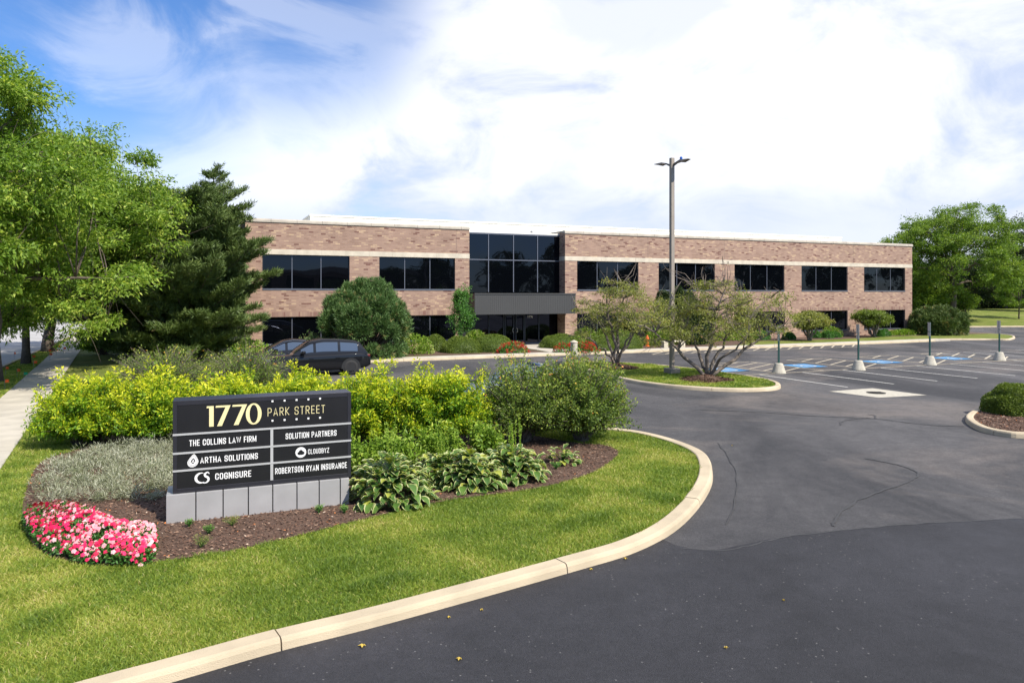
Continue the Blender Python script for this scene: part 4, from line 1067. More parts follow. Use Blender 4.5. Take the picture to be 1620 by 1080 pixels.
    Q = C[ci] + tw * tt[:, None] * np.array([1, 1, flat]) + rg.normal(size=(nleaf, 3)) * cr * .10
    msk = rg.random(nleaf) < .62; P[msk] = Q[msk]
    A = g * .6 + tw * .7 + rg.normal(size=(nleaf, 3)) * .5; A[:, 2] -= droop
    P[:, 2] = np.maximum(P[:, 2], .15)
    V, F = leaf_arrays(P, A, L * rg.uniform(.6, 1.3, nleaf), Wd * rg.uniform(.7, 1.2, nleaf))
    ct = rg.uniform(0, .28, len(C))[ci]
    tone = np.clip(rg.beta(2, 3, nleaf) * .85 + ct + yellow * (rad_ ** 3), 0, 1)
    np_mesh('crown', V, F, leaf, tone, parent=root)
    return root

def shrub(name, label, cat, x, y, z, rx, ry, h, leaf, bark, shoots=160, nleaf=14000, L=.07, Wd=.035, seed=1, group=None, ext=.18, base_r=.25, start=.35, tone_top=.5, spire=0.0, rz=0, low=.25, jit=.07, sparse=0, crown_pow=1.0, twig_r=.006, tone_b=(2, 2.5)):
    rg = np.random.default_rng(seed); root = empty(name, (x, y, z), rz, label, cat, group)
    mb = MB(); ends = []; strt = []
    for i in range(shoots):
        d = rg.normal(size=3); d /= np.linalg.norm(d); d[2] = abs(d[2]) * 1.1 - low; d /= np.linalg.norm(d)
        k = rg.uniform(.55, 1.0) if rg.random() < .45 else rg.uniform(.88, 1.0); k *= 1 + (rg.random() ** 4) * ext
        c = np.array([0, 0, h * .42]); e = c + np.array([d[0] * rx * k, d[1] * ry * k, d[2] * h * .58 * k])
        if spire and rg.random() < .5 and d[2] > .2: e[2] += rg.random() ** 2 * spire
        e[2] = max(e[2], .12)
        an = rg.uniform(0, 6.28); b = np.array([math.cos(an), math.sin(an), 0]) * base_r * rg.random(); b[0] *= rx / max(ry, .1) * .7
        mid = (b + e) / 2 + np.array([(e[0] - b[0]) * -.12, (e[1] - b[1]) * -.12, .12 * h])
        p = bez(b, mid, e, 6); mb.tube(p, np.linspace(twig_r * 3 if i % 4 == 0 else twig_r * 1.6, twig_r * .4, 6), 4, cap=False); ends.append((b, mid, e))
    mb.build('stems', bark, root)
    E = np.array(ends); n = nleaf; si = rg.integers(0, shoots, n)
    t = (start + (1 - start) * rg.random(n) ** .75)[:, None]; a, m_, e = E[si, 0], E[si, 1], E[si, 2]
    P = (1 - t) ** 2 * a + 2 * t * (1 - t) * m_ + t ** 2 * e
    D = unit(e - m_); off = rg.normal(size=(n, 3)); off = unit(off - D * (off * D).sum(1, keepdims=True))
    sp = jit * (1.6 - t * .9) * rg.random((n, 1)) ** .5
    side = unit(np.cross(D, rg.normal(size=(n, 3))))
    P = P + off * sp + rg.normal(size=(n, 3)) * jit * .35
    A = off + D * .6 + rg.normal(size=(n, 3)) * .35; P[:, 2] = np.maximum(P[:, 2], .06)
    V, F = leaf_arrays(P, A, L * rg.uniform(.6, 1.35, n), Wd * rg.uniform(.7, 1.25, n))
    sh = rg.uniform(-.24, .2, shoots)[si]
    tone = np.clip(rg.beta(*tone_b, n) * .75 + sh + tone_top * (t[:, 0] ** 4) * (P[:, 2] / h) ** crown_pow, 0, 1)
    np_mesh('foliage', V, F, leaf, tone, parent=root)
    return root

def dome(name, label, cat, x, y, z, rx, ry, h, leaf, nleaf=9000, L=.045, Wd=.03, seed=1, group=None, rough=.05, rz=0, under=.1, needles=False, lumps=0, core=.9):
    """clipped or naturally dense bush: a shell of small leaves round an added solid core, coloured dark like inner shade"""
    rg = np.random.default_rng(seed); root = empty(name, (x, y, z), rz, label, cat, group)
    ph = rg.uniform(0, 6.28, 6)
    def radf(d): return 1 + rough * (np.sin(d[:, 0] * 4 + ph[0]) * np.sin(d[:, 1] * 5 + ph[1]) + .6 * np.sin(d[:, 2] * 7 + d[:, 0] * 6 + ph[2]) + lumps * np.sin(d[:, 0] * 11 + ph[3]) * np.sin(d[:, 2] * 9 + ph[4] + d[:, 1] * 8))
    d = rg.normal(size=(nleaf, 3)); d = unit(d); d[:, 2] = np.where(d[:, 2] < -under, -d[:, 2], d[:, 2]); d = unit(d)
    k = radf(d) * (1 - rg.random(nleaf) ** 2 * .10)
    P = d * k[:, None] * np.array([rx, ry, h * .92]); P[:, 2] = np.maximum(P[:, 2], -.0) + .03
    nn = unit(d / np.array([rx, ry, h]))
    A = nn * .7 + rg.normal(size=(nleaf, 3)) * .7
    V, F = leaf_arrays(P, A, L * rg.uniform(.6, 1.4, nleaf), Wd * rg.uniform(.7, 1.3, nleaf))
    tone = np.clip(rg.beta(2, 2.5, nleaf) * .9 + .15 * (k - 1) / max(rough, .01) * .3, 0, 1)
    np_mesh('foliage', V, F, leaf, tone, parent=root)
    mb = MB(); nu, nv = 20, 9; D = []
    for j in range(nv):
        for i in range(nu):
            el = j / (nv - 1) * math.pi / 2; az = i / nu * 2 * math.pi; D.append((math.cos(el) * math.cos(az), math.cos(el) * math.sin(az), math.sin(el)))
    D = np.array(D); kk = radf(D) * core; P = D * kk[:, None] * np.array([rx, ry, h * .92])
    mb.add(P.tolist(), [(j * nu + i, j * nu + (i + 1) % nu, (j + 1) * nu + (i + 1) % nu, (j + 1) * nu + i) for j in range(nv - 1) for i in range(nu)])
    mb.t = [.05] * len(mb.f); mb.build('twigs', leaf, root, tone=True); return root  # added solid filler against see-through, darkest leaf tone standing for inner shade

def needle_tufts(P, A, rg, n_per, L, Wd, spread=.9):
    n = len(P); PP = np.repeat(P, n_per, 0); AA = unit(np.repeat(unit(A), n_per, 0) + rg.normal(size=(n * n_per, 3)) * spread * .5)
    PP = PP + rg.normal(size=PP.shape) * L * .25
    return leaf_arrays(PP, AA, L * rg.uniform(.7, 1.3, n * n_per), Wd, fold=.1), n * n_per
def conifer(name, label, x, y, z, h, r, seed=1, leaf='needle', whorls=16, per=9, tuft=11, L=.22, Wd=.035, start=.1, power=.75, up=.25, density=1.0, irregular=.2, group=None, openness=0, side=None, sub=7):
    """pine: whorled upswept limbs carrying brushes of needles"""
    rg = np.random.default_rng(seed); root = empty(name, (x, y, z), 0, label, 'pine tree', group)
    mb = MB(); mb.tube([(0, 0, -.1), (.03, 0, h * .3), (0, .04, h * .65), (0, 0, h * .97)], [.026 * h, .02 * h, .011 * h, .012], 9)
    TP, TA = [], []
    for w in range(whorls):
        f = start + (1 - start) * (w + rg.uniform(-.25, .25)) / whorls; zb_ = h * f
        rr = r * (max(1 - f, .0) ** power) * (.5 + .5 * min(f / .22, 1)) + .12
        for b in range(per):
            z0 = min(zb_ + rg.uniform(-.55, .55) * h * (1 - start) / whorls, h * .97); a = 2 * math.pi * (b + rg.uniform(-.3, .3)) / per + w * 1.3; ln = rr * rg.uniform(1 - irregular * 1.6, 1 + irregular)
            if side is not None: ln *= 1 + side[2] * max(0, math.cos(a - side[0])) * (1 if side[1](f) else 0)
            e = np.array([math.cos(a) * ln, math.sin(a) * ln, z0 + ln * up * rg.uniform(.4, 1.4)])
            if z0 < h * .25: e[2] -= ln * .12
            s = np.array([0, 0, z0]); m_ = s + (e - s) * .55; m_[2] -= ln * .06
            p = bez(s, m_, e, 6); mb.tube(p, np.linspace(.012 + ln * .014, .006, 6), 5, cap=False)
            nb_ = max(3, int(sub * ln / max(r, .1) * 2.0 * density))
            for k in range(nb_):
                t = .22 + .78 * (k + rg.random()) / nb_; q = (1 - t) ** 2 * s + 2 * t * (1 - t) * m_ + t * t * e
                d = unit(e - s); lat = np.array([-d[1], d[0], 0]) * rg.choice([-1, 1]); l2 = ln * .34 * (1.12 - t) * rg.uniform(.6, 1.3) + .15
                tip = q + unit(lat + d * .8 + np.array([0, 0, .35])) * l2
                if l2 > .3: mb.tube([tuple(q), tuple(tip)], [.008, .003], 3, cap=False)
                m2 = max(2, int(l2 / (L * .42)))
                for j in range(m2 + 1):
                    TP.append(q + (tip - q) * (j / m2) + rg.normal(size=3) * .03); TA.append(unit(tip - q) + np.array([0, 0, .5]))
            TP.append(e); TA.append(d + np.array([0, 0, .5]))
    mb.build('trunk', M['bark'], root, smooth=True)
    TP = np.array(TP); TA = np.array(TA)
    (V, F), n = needle_tufts(TP, TA, rg, tuft, L, Wd)
    tone = np.clip(np.repeat(rg.beta(2, 3, len(TP)), tuft) * .8 + rg.random(n) * .28, 0, 1)
    np_mesh('crown', V, F, M[leaf], tone, parent=root)
    return root

def pine_mound(name, label, x, y, z, rx, ry, h, seed, leaf='needle_blue', lobes=40, tufts=2600, cat='pine shrub', tuft=9, L=.2, Wd=.035, ells=None, core=True, group=None):
    """bushy pine: many upright finger-like lobes packed in a mound"""
    rg = np.random.default_rng(seed); root = empty(name, (x, y, z), 0, label, cat, group)
    P, A, T = [], [], []
    d = unit(rg.normal(size=(lobes * 3, 3))); d = d[d[:, 2] > -.12][:lobes]
    cs = np.array([0, 0, h * .36]) + d * np.array([rx, ry, h * .60]) * rg.uniform(.72, .93, (len(d), 1))
    cs[:, 2] = np.maximum(cs[:, 2], .35)
    nb_ = 16; an = np.arange(nb_) * 2 * math.pi / nb_; cs = np.concatenate([cs, np.stack([np.cos(an) * rx * .82, np.sin(an) * ry * .82, np.full(nb_, .40)], 1)])
    lr = rg.uniform(.12, .19, len(cs)) * rx
    mb = MB(); 
    for c in cs: mb.tube(bez(np.array([0, 0, 0.]), np.array([c[0] * .6, c[1] * .6, c[2] * .45]), c, 6), np.linspace(.07, .015, 6), 5)
    mb.build('trunk', M['bark'], root)
    n = tufts; ci = rg.integers(0, len(cs), n); dd = unit(rg.normal(size=(n, 3)) + np.array([0, 0, .25])); r = lr[ci] * rg.random(n) ** .3
    P = cs[ci] + dd * r[:, None] * np.array([1, 1, 1.25]); A = dd * .8 + np.array([0, 0, .6]) + unit(P - np.array([0, 0, h * .3])) * .4
    P[:, 2] = np.maximum(P[:, 2], .08)
    (V, F), m = needle_tufts(P, A, rg, tuft, L, Wd)
    tone = np.clip(np.repeat(rg.beta(2, 3, n) * .8, tuft) + rg.random(m) * .25, 0, 1); tone[np.repeat(rg.random(n) < .04, tuft)] = .98
    np_mesh('foliage', V, F, M[leaf], tone, parent=root)
    return root

def hosta(label, x, y, z, r, n, seed, spikes=0, group='variegated hostas along the bed'):
    rg = np.random.default_rng(seed); root = empty('hosta_plant', (x, y, z), 0, label, 'hosta', group)
    VV, FF, TT = [], [], []; off = 0
    for i in range(n):
        az = rg.uniform(0, 6.28); el = math.asin(min(1, rg.random() * 1.02)) * .98; ln = rg.uniform(.20, .30) * (1 if r > .5 else .8); w = ln * rg.uniform(.42, .55)
        lay = rg.uniform(.2, 1); o = np.array([math.cos(az), math.sin(az), 0]); az2 = az + rg.normal() * .45; o2 = np.array([math.cos(az2), math.sin(az2), 0])
        s_ = np.array([-math.sin(az2), math.cos(az2), 0])
        rr_ = r * rg.uniform(.60, .92); st = o * max(rr_ * math.cos(el) - ln * .25, .02) + np.array([0, 0, max(rr_ * .92 * math.sin(el), .06)]); tilt = rg.uniform(-.45, .35) + .55 * math.sin(el)
        o = o2
        ts = np.linspace(0, 1, 6); prof = np.array([.12, .75, 1.0, .88, .5, .03]); rowsv = []
        for t, pw in zip(ts, prof):
            c = st + o * ln * t * (1 - .15 * t) + np.array([0, 0, ln * (tilt * t + .25 * t - (.85 - .4 * lay) * t * t)])
            hw = w * pw * .62; cup = rg.uniform(.15, .4) * hw
            wav = .07 * w * math.sin(t * 14 + i)
            rowsv.append([c - s_ * hw + [0, 0, cup + wav], c - s_ * hw * .76 + [0, 0, cup * .5], c, c + s_ * hw * .76 + [0, 0, cup * .4], c + s_ * hw + [0, 0, cup - wav]])
        v = np.array(rowsv).reshape(-1, 3); v[:, 2] = np.maximum(v[:, 2], .015 + rg.random() * .02)
        f = []; tn = []; g = rg.uniform(0, .42); yel = rg.random() < .13
        for a in range(5):
            for b in range(4):
                f.append([a * 5 + b, a * 5 + b + 1, (a + 1) * 5 + b + 1, (a + 1) * 5 + b]); tn.append((rg.uniform(.52, .88) if b in (0, 3) else (g if not yel else .5)))
        VV.append(v); FF.append(np.array(f) + off); TT += tn; off += len(v)
    np_mesh('leaves', np.concatenate(VV), np.concatenate(FF), M['hosta'], np.array(TT), parent=root, smooth=True)
    mb = MB()
    for i in range(n): 
        a = rg.uniform(0, 6.28); q = r * .6 * rg.random(); mb.tube([(0, 0, 0), (math.cos(a) * q * .5, math.sin(a) * q * .5, r * .3), (math.cos(a) * q, math.sin(a) * q, r * .5)], [.006, .005, .004], 3, cap=False)
    mb.build('stalks', M['leaf_green'], root)
    for i in range(spikes):
        a = rg.uniform(0, 6.28); q = r * .45 * rg.random(); hh = r * rg.uniform(1.25, 1.7); mb = MB(); lx, ly = rg.normal(size=2) * .06
        b0 = np.array([math.cos(a) * q, math.sin(a) * q, 0]); e = b0 + np.array([lx, ly, hh]); mb.tube([tuple(b0), tuple((b0 + e) / 2), tuple(e)], [.006, .005, .003], 4)
        nq = 46; t = rg.uniform(.5, 1, nq); P = b0 + (e - b0) * t[:, None]; A = rg.normal(size=(nq, 3)) + np.array([0, 0, .5])
        V, F = leaf_arrays(P, A, .045, .022)
        k = len(mb.v); mb.v += V.tolist(); mb.f += [tuple(q_ + k for q_ in ff) for ff in F.tolist()]; mb.m += [0] * len(F); mb.t += rg.uniform(.3, .9, len(F)).tolist()
        mb.build('flower_spike', M['leaf_lime'], root, tone=True)
    return root

def inpoly(P, poly):
    x, y = P[:, 0], P[:, 1]; ins = np.zeros(len(P), bool); n = len(poly); j = n - 1
    for i in range(n):
        xi, yi = poly[i]; xj, yj = poly[j]
        c = ((yi > y) != (yj > y)) & (x < (xj - xi) * (y - yi) / (yj - yi + 1e-12) + xi); ins ^= c; j = i
    return ins

# ---------------------------------------------------------------- mulch bed round the sign
LB = LZ
front_edge = [G(36, 818, LB), G(60, 868, LB), G(140, 893, LB), G(250, 888, LB), G(380, 868, LB), G(480, 845, LB), G(600, 815, LB), G(720, 790, LB), G(850, 772, LB), G(930, 750, LB), G(968, 728, LB), G(978, 714, LB), G(955, 704, LB), G(905, 700, LB)]
back_edge = [(0.0, 18.9), (-3, 19.3), (-7, 19.6), (-10.3, 19.2), G(120, 712, LB), G(85, 722, LB), G(58, 738, LB), G(42, 775, LB)]
bed = smooth_path(front_edge + back_edge, closed=True, sub=5)
sheet('mulch_bed', bed, LB + .006, M['mulch'])
def scatter_chips(name, poly, n, z, seed, sc=1.0):
    rg = np.random.default_rng(seed); xs = [p[0] for p in poly]; ys = [p[1] for p in poly]
    P = np.stack([rg.uniform(min(xs), max(xs), n * 2), rg.uniform(min(ys), max(ys), n * 2), np.zeros(n * 2)], 1); P = P[inpoly(P, poly)][:n]; n = len(P)
    P[:, 2] = z + rg.random(n) * .022
    A = rg.normal(size=(n, 3)) * np.array([1, 1, .25]); V, F = leaf_arrays(P, A, sc * .055 * rg.uniform(.4, 1.4, n), sc * .02 * rg.uniform(.5, 1.6, n), fold=.12, nrm=np.array([0, 0, 1.]) + rg.normal(size=(n, 3)) * .35)
    o = np_mesh(name, V, F, M['chip'], np.clip(rg.beta(1.6, 2.2, n) + (rg.random(n) < .03) * .5, 0, 1)); tag(o, kind='stuff'); return o
tag(scatter_chips('mulch_chips', bed, 42000, LB + .008, 11), 'shredded brown bark mulch covering the bed round the sign', 'mulch')
tag(scatter_chips('mulch_chips', offset(rp, .21, True), 9000, .105, 12, 1.3), 'brown bark mulch filling the kerbed island at the right', 'mulch')

# ---------------------------------------------------------------- grass
def grass(name, label, poly, n, z, seed, Lr=(.035, .075), Wd=.006, excl=None, near=None, patch=True, edge=0):
    rg = np.random.default_rng(seed); xs = [p[0] for p in poly]; ys = [p[1] for p in poly]; out = []
    tot = 0
    while tot < n:
        P = np.stack([rg.uniform(min(xs), max(xs), n), rg.uniform(min(ys), max(ys), n)], 1)
        if near: P = P[rg.random(len(P)) < np.clip((near / np.hypot(P[:, 0], P[:, 1])) ** 1.6, 0, 1)]
        P = P[(np.abs(P[:, 0]) < P[:, 1] * .76 + 1)]
        P = P[inpoly(P, poly)]
        for e in (excl or []): P = P[~inpoly(P, e)]
        if len(P) == 0: break
        out.append(P); tot += len(P)
    P = np.concatenate(out)[:n]; n = len(P); dist = np.hypot(P[:, 0], P[:, 1])
    def f(s, a, b): return np.sin(P[:, 0] * s + a + 1.3 * np.sin(P[:, 1] * s * .7 + b)) * np.sin(P[:, 1] * s * 1.1 + b + 1.1 * np.sin(P[:, 0] * s * .6 + a))
    pt = f(.7, .3, 1.7) * .5 + f(1.9, 1.1, .2) * .5 + f(4.3, 2.1, .9) * .4 + np.where(f(1.3, 4.1, 2.9) > .62, .7, 0) * rg.random(n)
    tuft = np.clip(f(3.1, .5, 2.5) * 1.4 - .3, 0, 1) * (f(.8, 2.2, .4) > -.1)
    L_ = rg.uniform(*Lr, n) * (1 + .8 * tuft); Wf = Wd * (1 + dist * .06)
    A = rg.normal(size=(n, 3)) * .55 + np.array([0, 0, 1.0]); A[:, 2] = np.abs(A[:, 2])
    V, F = blade_arrays(np.concatenate([P, np.full((n, 1), z)], 1), A, L_, Wf, .8)
    tone = np.clip(rg.beta(2, 2.4, n) * .75 - .16 * tuft + .30 * np.clip(pt, -.6, 1) + (rg.random(n) < .06) * .4, 0, 1); tone = np.concatenate([tone, tone])
    o = np_mesh(name, V, F, M['grass'], tone); tag(o, label, 'grass', kind='stuff'); return o
NEAR = [p for p in inner if True]
near_lawn = inner[:] + [(-6, 26), (-13, 30), (-14.5, 22), SW(4, -.01), SW(0, -.01), SW(-12, -.01)]
grass('lawn_grass', 'short sunlit lawn grass round the planting bed and sign', near_lawn, 430000, LZ - .02, 21, near=8.0, excl=[bed], Lr=(.04, .085), Wd=.0045)
verge = [SW(-6, 1.46), SW(44, 1.46), ST(36, -.02), ST(-22, -.02)]
grass('verge_grass', 'mown grass of the strip between pavement and side street', verge, 60000, LZ - .02, 22, Lr=(.05, .09), Wd=.008)
grass('median_grass', 'short grass on the kerbed median under the two small trees', offset(ip, .22, True), 40000, .11, 23, Lr=(.04, .08), Wd=.007)

# ---------------------------------------------------------------- golden shrubs behind the sign
gz = LZ
golds = [
 (-10.35, 17.7, 1.22, 1.2, 1.60, 'broad golden-leaved shrub at the left end of the golden hedge, by the pavement', 31),
 (-8.75, 17.9, 1.25, 1.2, 1.66, 'golden-leaved shrub second from the left in the golden hedge', 32),
 (-7.0, 18.1, 1.2, 1.2, 1.60, 'golden-leaved shrub just left of and behind the sign', 33),
 (-5.2, 18.0, 1.25, 1.2, 1.66, 'golden-leaved shrub directly behind the middle of the sign', 34),
 (-3.45, 17.6, 1.25, 1.2, 1.76, 'golden-leaved shrub rising at the right edge of the sign', 35),
 (-1.75, 17.5, 1.35, 1.2, 1.84, 'golden-leaved shrub at the right end of the golden hedge, against the thorny bush', 36)]
for x, y, rx, ry, h, lb, sd in golds:
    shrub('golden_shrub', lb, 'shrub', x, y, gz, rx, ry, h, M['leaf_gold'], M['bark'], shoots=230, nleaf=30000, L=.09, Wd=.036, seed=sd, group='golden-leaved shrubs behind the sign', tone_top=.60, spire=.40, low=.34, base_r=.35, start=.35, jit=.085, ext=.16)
barbs = [
 (-12.0, 25.2, 1.7, 1.4, 1.75, 'dull green thorny bush behind the golden hedge, nearest the pavement', 41, 15000),
 (-9.6, 26.2, 1.6, 1.4, 1.72, 'dull green thorny bush behind the golden hedge, left of the black cars', 42, 14000),
 (0.3, 18.0, 1.35, 1.3, 1.98, 'olive thorny bush with bare grey twigs right of the golden hedge', 43, 34000),
 (1.75, 18.1, 1.25, 1.3, 2.06, 'olive orange-tipped bush at the right end of the bed beside the drive', 44, 42000)]
for x, y, rx, ry, h, lb, sd, nl in barbs:
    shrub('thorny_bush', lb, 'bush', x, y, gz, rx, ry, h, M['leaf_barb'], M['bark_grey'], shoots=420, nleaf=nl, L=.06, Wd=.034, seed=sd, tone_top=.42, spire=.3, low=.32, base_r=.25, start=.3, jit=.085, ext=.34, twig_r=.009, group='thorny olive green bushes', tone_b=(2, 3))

# hostas and leafy fillers
hs = [(G(618, 790, LB), .88, 330, 'largest variegated hosta, touching the right end of the sign plinth', 51, 5),
      (G(702, 762, LB), .64, 190, 'variegated hosta between the largest one and the next pale one', 52, 6),
      (G(746, 768, LB), .72, 240, 'pale-edged hosta in the middle of the hosta row', 53, 0),
      (G(812, 756, LB), .74, 240, 'rightmost hosta of the row with tall green flower spikes', 54, 8),
      (G(890, 733, LB), .40, 48, 'small lone hosta on bare mulch near the tip of the bed', 55, 0)]
for (x, y), r, n, lb, sd, sk in hs: hosta(lb, x, y, LB, r, n, sd, sk)
fl = [(-3.0, 14.55, .5, .5, .66, 'leafy green perennial with seed spikes behind the largest hosta', 61), (-2.35, 14.9, .55, .5, .64, 'leafy green perennial left of the middle hostas', 62), (-1.55, 15.4, .6, .5, .68, 'leafy green perennial behind the middle hostas', 63), (-.6, 16.0, .5, .45, .62, 'leafy green perennial under the thorny bush', 64)]
for x, y, rx, ry, h, lb, sd in fl: shrub('leafy_perennial', lb, 'perennial', x, y, LB, rx, ry, h, M['leaf_lime'], M['leaf_lime'], shoots=50, nleaf=2600, L=.09, Wd=.04, seed=sd, tone_top=.3, spire=.35, start=.15, jit=.07, group='leafy green perennials', low=-.1)
# silver foliage carpet
def silver_patch():
    rg = np.random.default_rng(71); poly = [G(50, 800, LB), G(60, 765, LB), G(90, 735, LB), G(160, 712, LB), G(262, 706, LB), (-6.2, 15.6), (-5.4, 13.2), G(262, 775, LB), G(240, 800, LB), G(190, 795, LB), G(120, 795, LB)]
    xs = [p[0] for p in poly]; ys = [p[1] for p in poly]; n = 250
    C = np.stack([rg.uniform(min(xs), max(xs), n * 4), rg.uniform(min(ys), max(ys), n * 4)], 1); C = C[inpoly(C, poly)][:n]; n = len(C); per = 130
    hh = rg.uniform(.10, .36, n); P = np.repeat(np.concatenate([C, np.full((n, 1), LB)], 1), per, 0)
    D = rg.normal(size=(n * per, 3)); D[:, 2] = np.abs(D[:, 2]) * .9 + .45; D = unit(D); t = rg.random(n * per) ** .5
    P = P + D * (np.repeat(hh, per) * t)[:, None]; A = D + rg.normal(size=D.shape) * .45
    V, F = leaf_arrays(P, A, .085 * rg.uniform(.6, 1.3, len(P)), .011, fold=.15)
    tone = np.clip(np.repeat(rg.uniform(-.3, .3, n), per) + rg.beta(2, 2, len(P)) * .8, 0, 1)
    o = np_mesh('silver_groundcover', V, F, M['silver'], tone); tag(o, 'silvery grey-green tufted ground cover left of the sign', 'ground cover', kind='stuff')
silver_patch()
def flower_patch():
    rg = np.random.default_rng(72); poly = smooth_path([G(36, 830, LB), G(60, 868, LB), G(110, 888, LB), G(170, 897, LB), G(235, 893, LB), G(248, 872, LB), G(240, 846, LB), G(190, 838, LB), G(150, 822, LB), G(100, 812, LB), G(55, 812, LB)], True, 4)
    cx, cy = np.mean(poly, 0)
    xs = [p[0] for p in poly]; ys = [p[1] for p in poly]
    def samp(n):
        P = np.stack([rg.uniform(min(xs), max(xs), n * 3), rg.uniform(min(ys), max(ys), n * 3)], 1); return P[inpoly(P, poly)][:n]
    pa = np.array(poly)
    def height(P):
        d = np.min(np.linalg.norm(P[:, None] - pa[None], axis=2), axis=1); return .05 + .27 * np.clip(d / .5, 0, 1) ** .6 + .06 * np.sin(P[:, 0] * 7 + 1) * np.sin(P[:, 1] * 6) + .03 * np.sin(P[:, 0] * 17) * np.sin(P[:, 1] * 19)
    P = samp(16000); h = height(P) * (rg.random(len(P)) ** .3) * .98; PP = np.concatenate([P, (LB + h)[:, None]], 1)
    V, F = leaf_arrays(PP, rg.normal(size=PP.shape) + [0, 0, .3], .07 * rg.uniform(.6, 1.2, len(P)), .026)
    o = np_mesh('impatiens_leaves', V, F, M['leaf_green'], rg.beta(2, 4, len(P)) * .8); tag(o, 'dark green leaves of the pink flower bed left of the sign', 'flower bed', kind='stuff')
    P = samp(2300); P = P[(np.sin(P[:, 0] * 11 + 2) * np.sin(P[:, 1] * 13) + rg.normal(size=len(P)) * .5) > -.6]; h = height(P) + rg.uniform(-.02, .05, len(P)); VV = []; FF = []; TT = []; k = 0
    for i, (p, hz) in enumerate(zip(P, h)):
        nrm = unit(np.array([(p[0] - cx) * .5, (p[1] - cy) * .5 - .45, .75]) + rg.normal(size=3) * .3); a = unit(np.cross(nrm, rg.normal(size=3))); b = np.cross(nrm, a); r = rg.uniform(.020, .034)
        pale = math.sin(p[0] * 2.3 + 1) * math.sin(p[1] * 3.1) + rg.normal() * .8 > -.15; tn = rg.uniform(.5, .95) if pale else rg.uniform(0, .4)
        c = np.array([p[0], p[1], LB + hz])
        for q in range(5):
            t0, t1, tm = [2 * math.pi * (q + s) / 5 for s in (.02, .98, .5)]
            VV += [c, c + (a * math.cos(t0) + b * math.sin(t0)) * r * .85 + nrm * .003, c + (a * math.cos(tm) + b * math.sin(tm)) * r * 1.15 - nrm * .004, c + (a * math.cos(t1) + b * math.sin(t1)) * r * .85 + nrm * .003]
            FF.append([k, k + 1, k + 2, k + 3]); TT.append(min(1, max(0, tn + rg.normal() * .04))); k += 4
    o = np_mesh('impatiens_flowers', np.array(VV), np.array(FF), M['petal'], np.array(TT)); tag(o, 'hot pink and pale pink blossoms massed at the left corner of the bed', 'flowers', kind='stuff')
flower_patch()
# weeds on the mulch
for i, (px, py, r) in enumerate([(318, 866, .17), (366, 832, .15), (240, 742, .2), (330, 845, .08), (505, 812, .07), (545, 812, .06), (880, 742, .1), (300, 834, .05)]):
    x, y = G(px, py, LB); wl = ['wispy yellow-green weed in the mulch below the sign', 'wispy weed close to the front of the sign plinth', 'green weed among the silver ground cover', 'tiny weed between the two wispy ones', 'tiny sprout below the right half of the plinth', 'tiny sprout near the right corner of the plinth', 'yellowish sprout beside the small lone hosta', 'tiny sprout at the left corner of the plinth'][i]
    shrub('weed', wl, 'weed', x, y, LB, r, r, r * 1.2, M['leaf_haw'] if i < 2 else M['leaf_green'], M['leaf_green'], shoots=24, nleaf=240, L=.03, Wd=.01, seed=80 + i, start=.1, jit=.02, base_r=.03, group='small weeds in the mulch', twig_r=.002)

# ---------------------------------------------------------------- trees
tree('street_tree', 'large bright green leafy tree overhanging from the left edge of the photo', 'tree', -19.6, 24.5, LZ,
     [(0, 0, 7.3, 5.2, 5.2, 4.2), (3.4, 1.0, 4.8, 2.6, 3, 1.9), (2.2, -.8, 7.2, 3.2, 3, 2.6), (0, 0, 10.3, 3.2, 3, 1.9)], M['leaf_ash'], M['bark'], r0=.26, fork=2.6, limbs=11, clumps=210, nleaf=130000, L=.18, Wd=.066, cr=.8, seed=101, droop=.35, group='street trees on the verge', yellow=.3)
tx, ty = G(41, 576, LZ)
tree('street_tree', 'street tree with a thin straight trunk in the middle of the verge', 'tree', tx, ty, LZ,
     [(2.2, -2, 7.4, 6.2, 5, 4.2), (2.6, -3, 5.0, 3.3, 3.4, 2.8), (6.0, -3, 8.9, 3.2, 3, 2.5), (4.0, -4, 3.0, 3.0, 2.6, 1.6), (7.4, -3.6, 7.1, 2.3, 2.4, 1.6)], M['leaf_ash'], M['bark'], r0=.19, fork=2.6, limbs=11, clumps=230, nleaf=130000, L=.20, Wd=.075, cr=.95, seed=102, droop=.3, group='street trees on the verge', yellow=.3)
tx, ty = G(76, 556, LZ)
tree('street_tree', 'street tree with the thickest trunk at the far end of the verge', 'tree', tx, ty, LZ,
     [(0, 0, 7.5, 5.5, 5, 3.6), (3, -1, 4.2, 3, 3, 1.4)], M['leaf_ash'], M['bark'], r0=.32, fork=2.6, limbs=8, clumps=160, nleaf=40000, L=.24, Wd=.10, cr=1.1, seed=103, group='street trees on the verge')
tx, ty = G(-6, 603, LZ)
tree('street_tree', 'street tree whose trunk stands right at the left edge of the photo', 'tree', tx, ty, LZ,
     [(0, 0, 7.0, 4.2, 4, 3.2)], M['leaf_ash'], M['bark'], r0=.2, fork=3.0, limbs=8, clumps=110, nleaf=30000, L=.20, Wd=.08, cr=1.0, seed=104, group='street trees on the verge')
mm = MB()
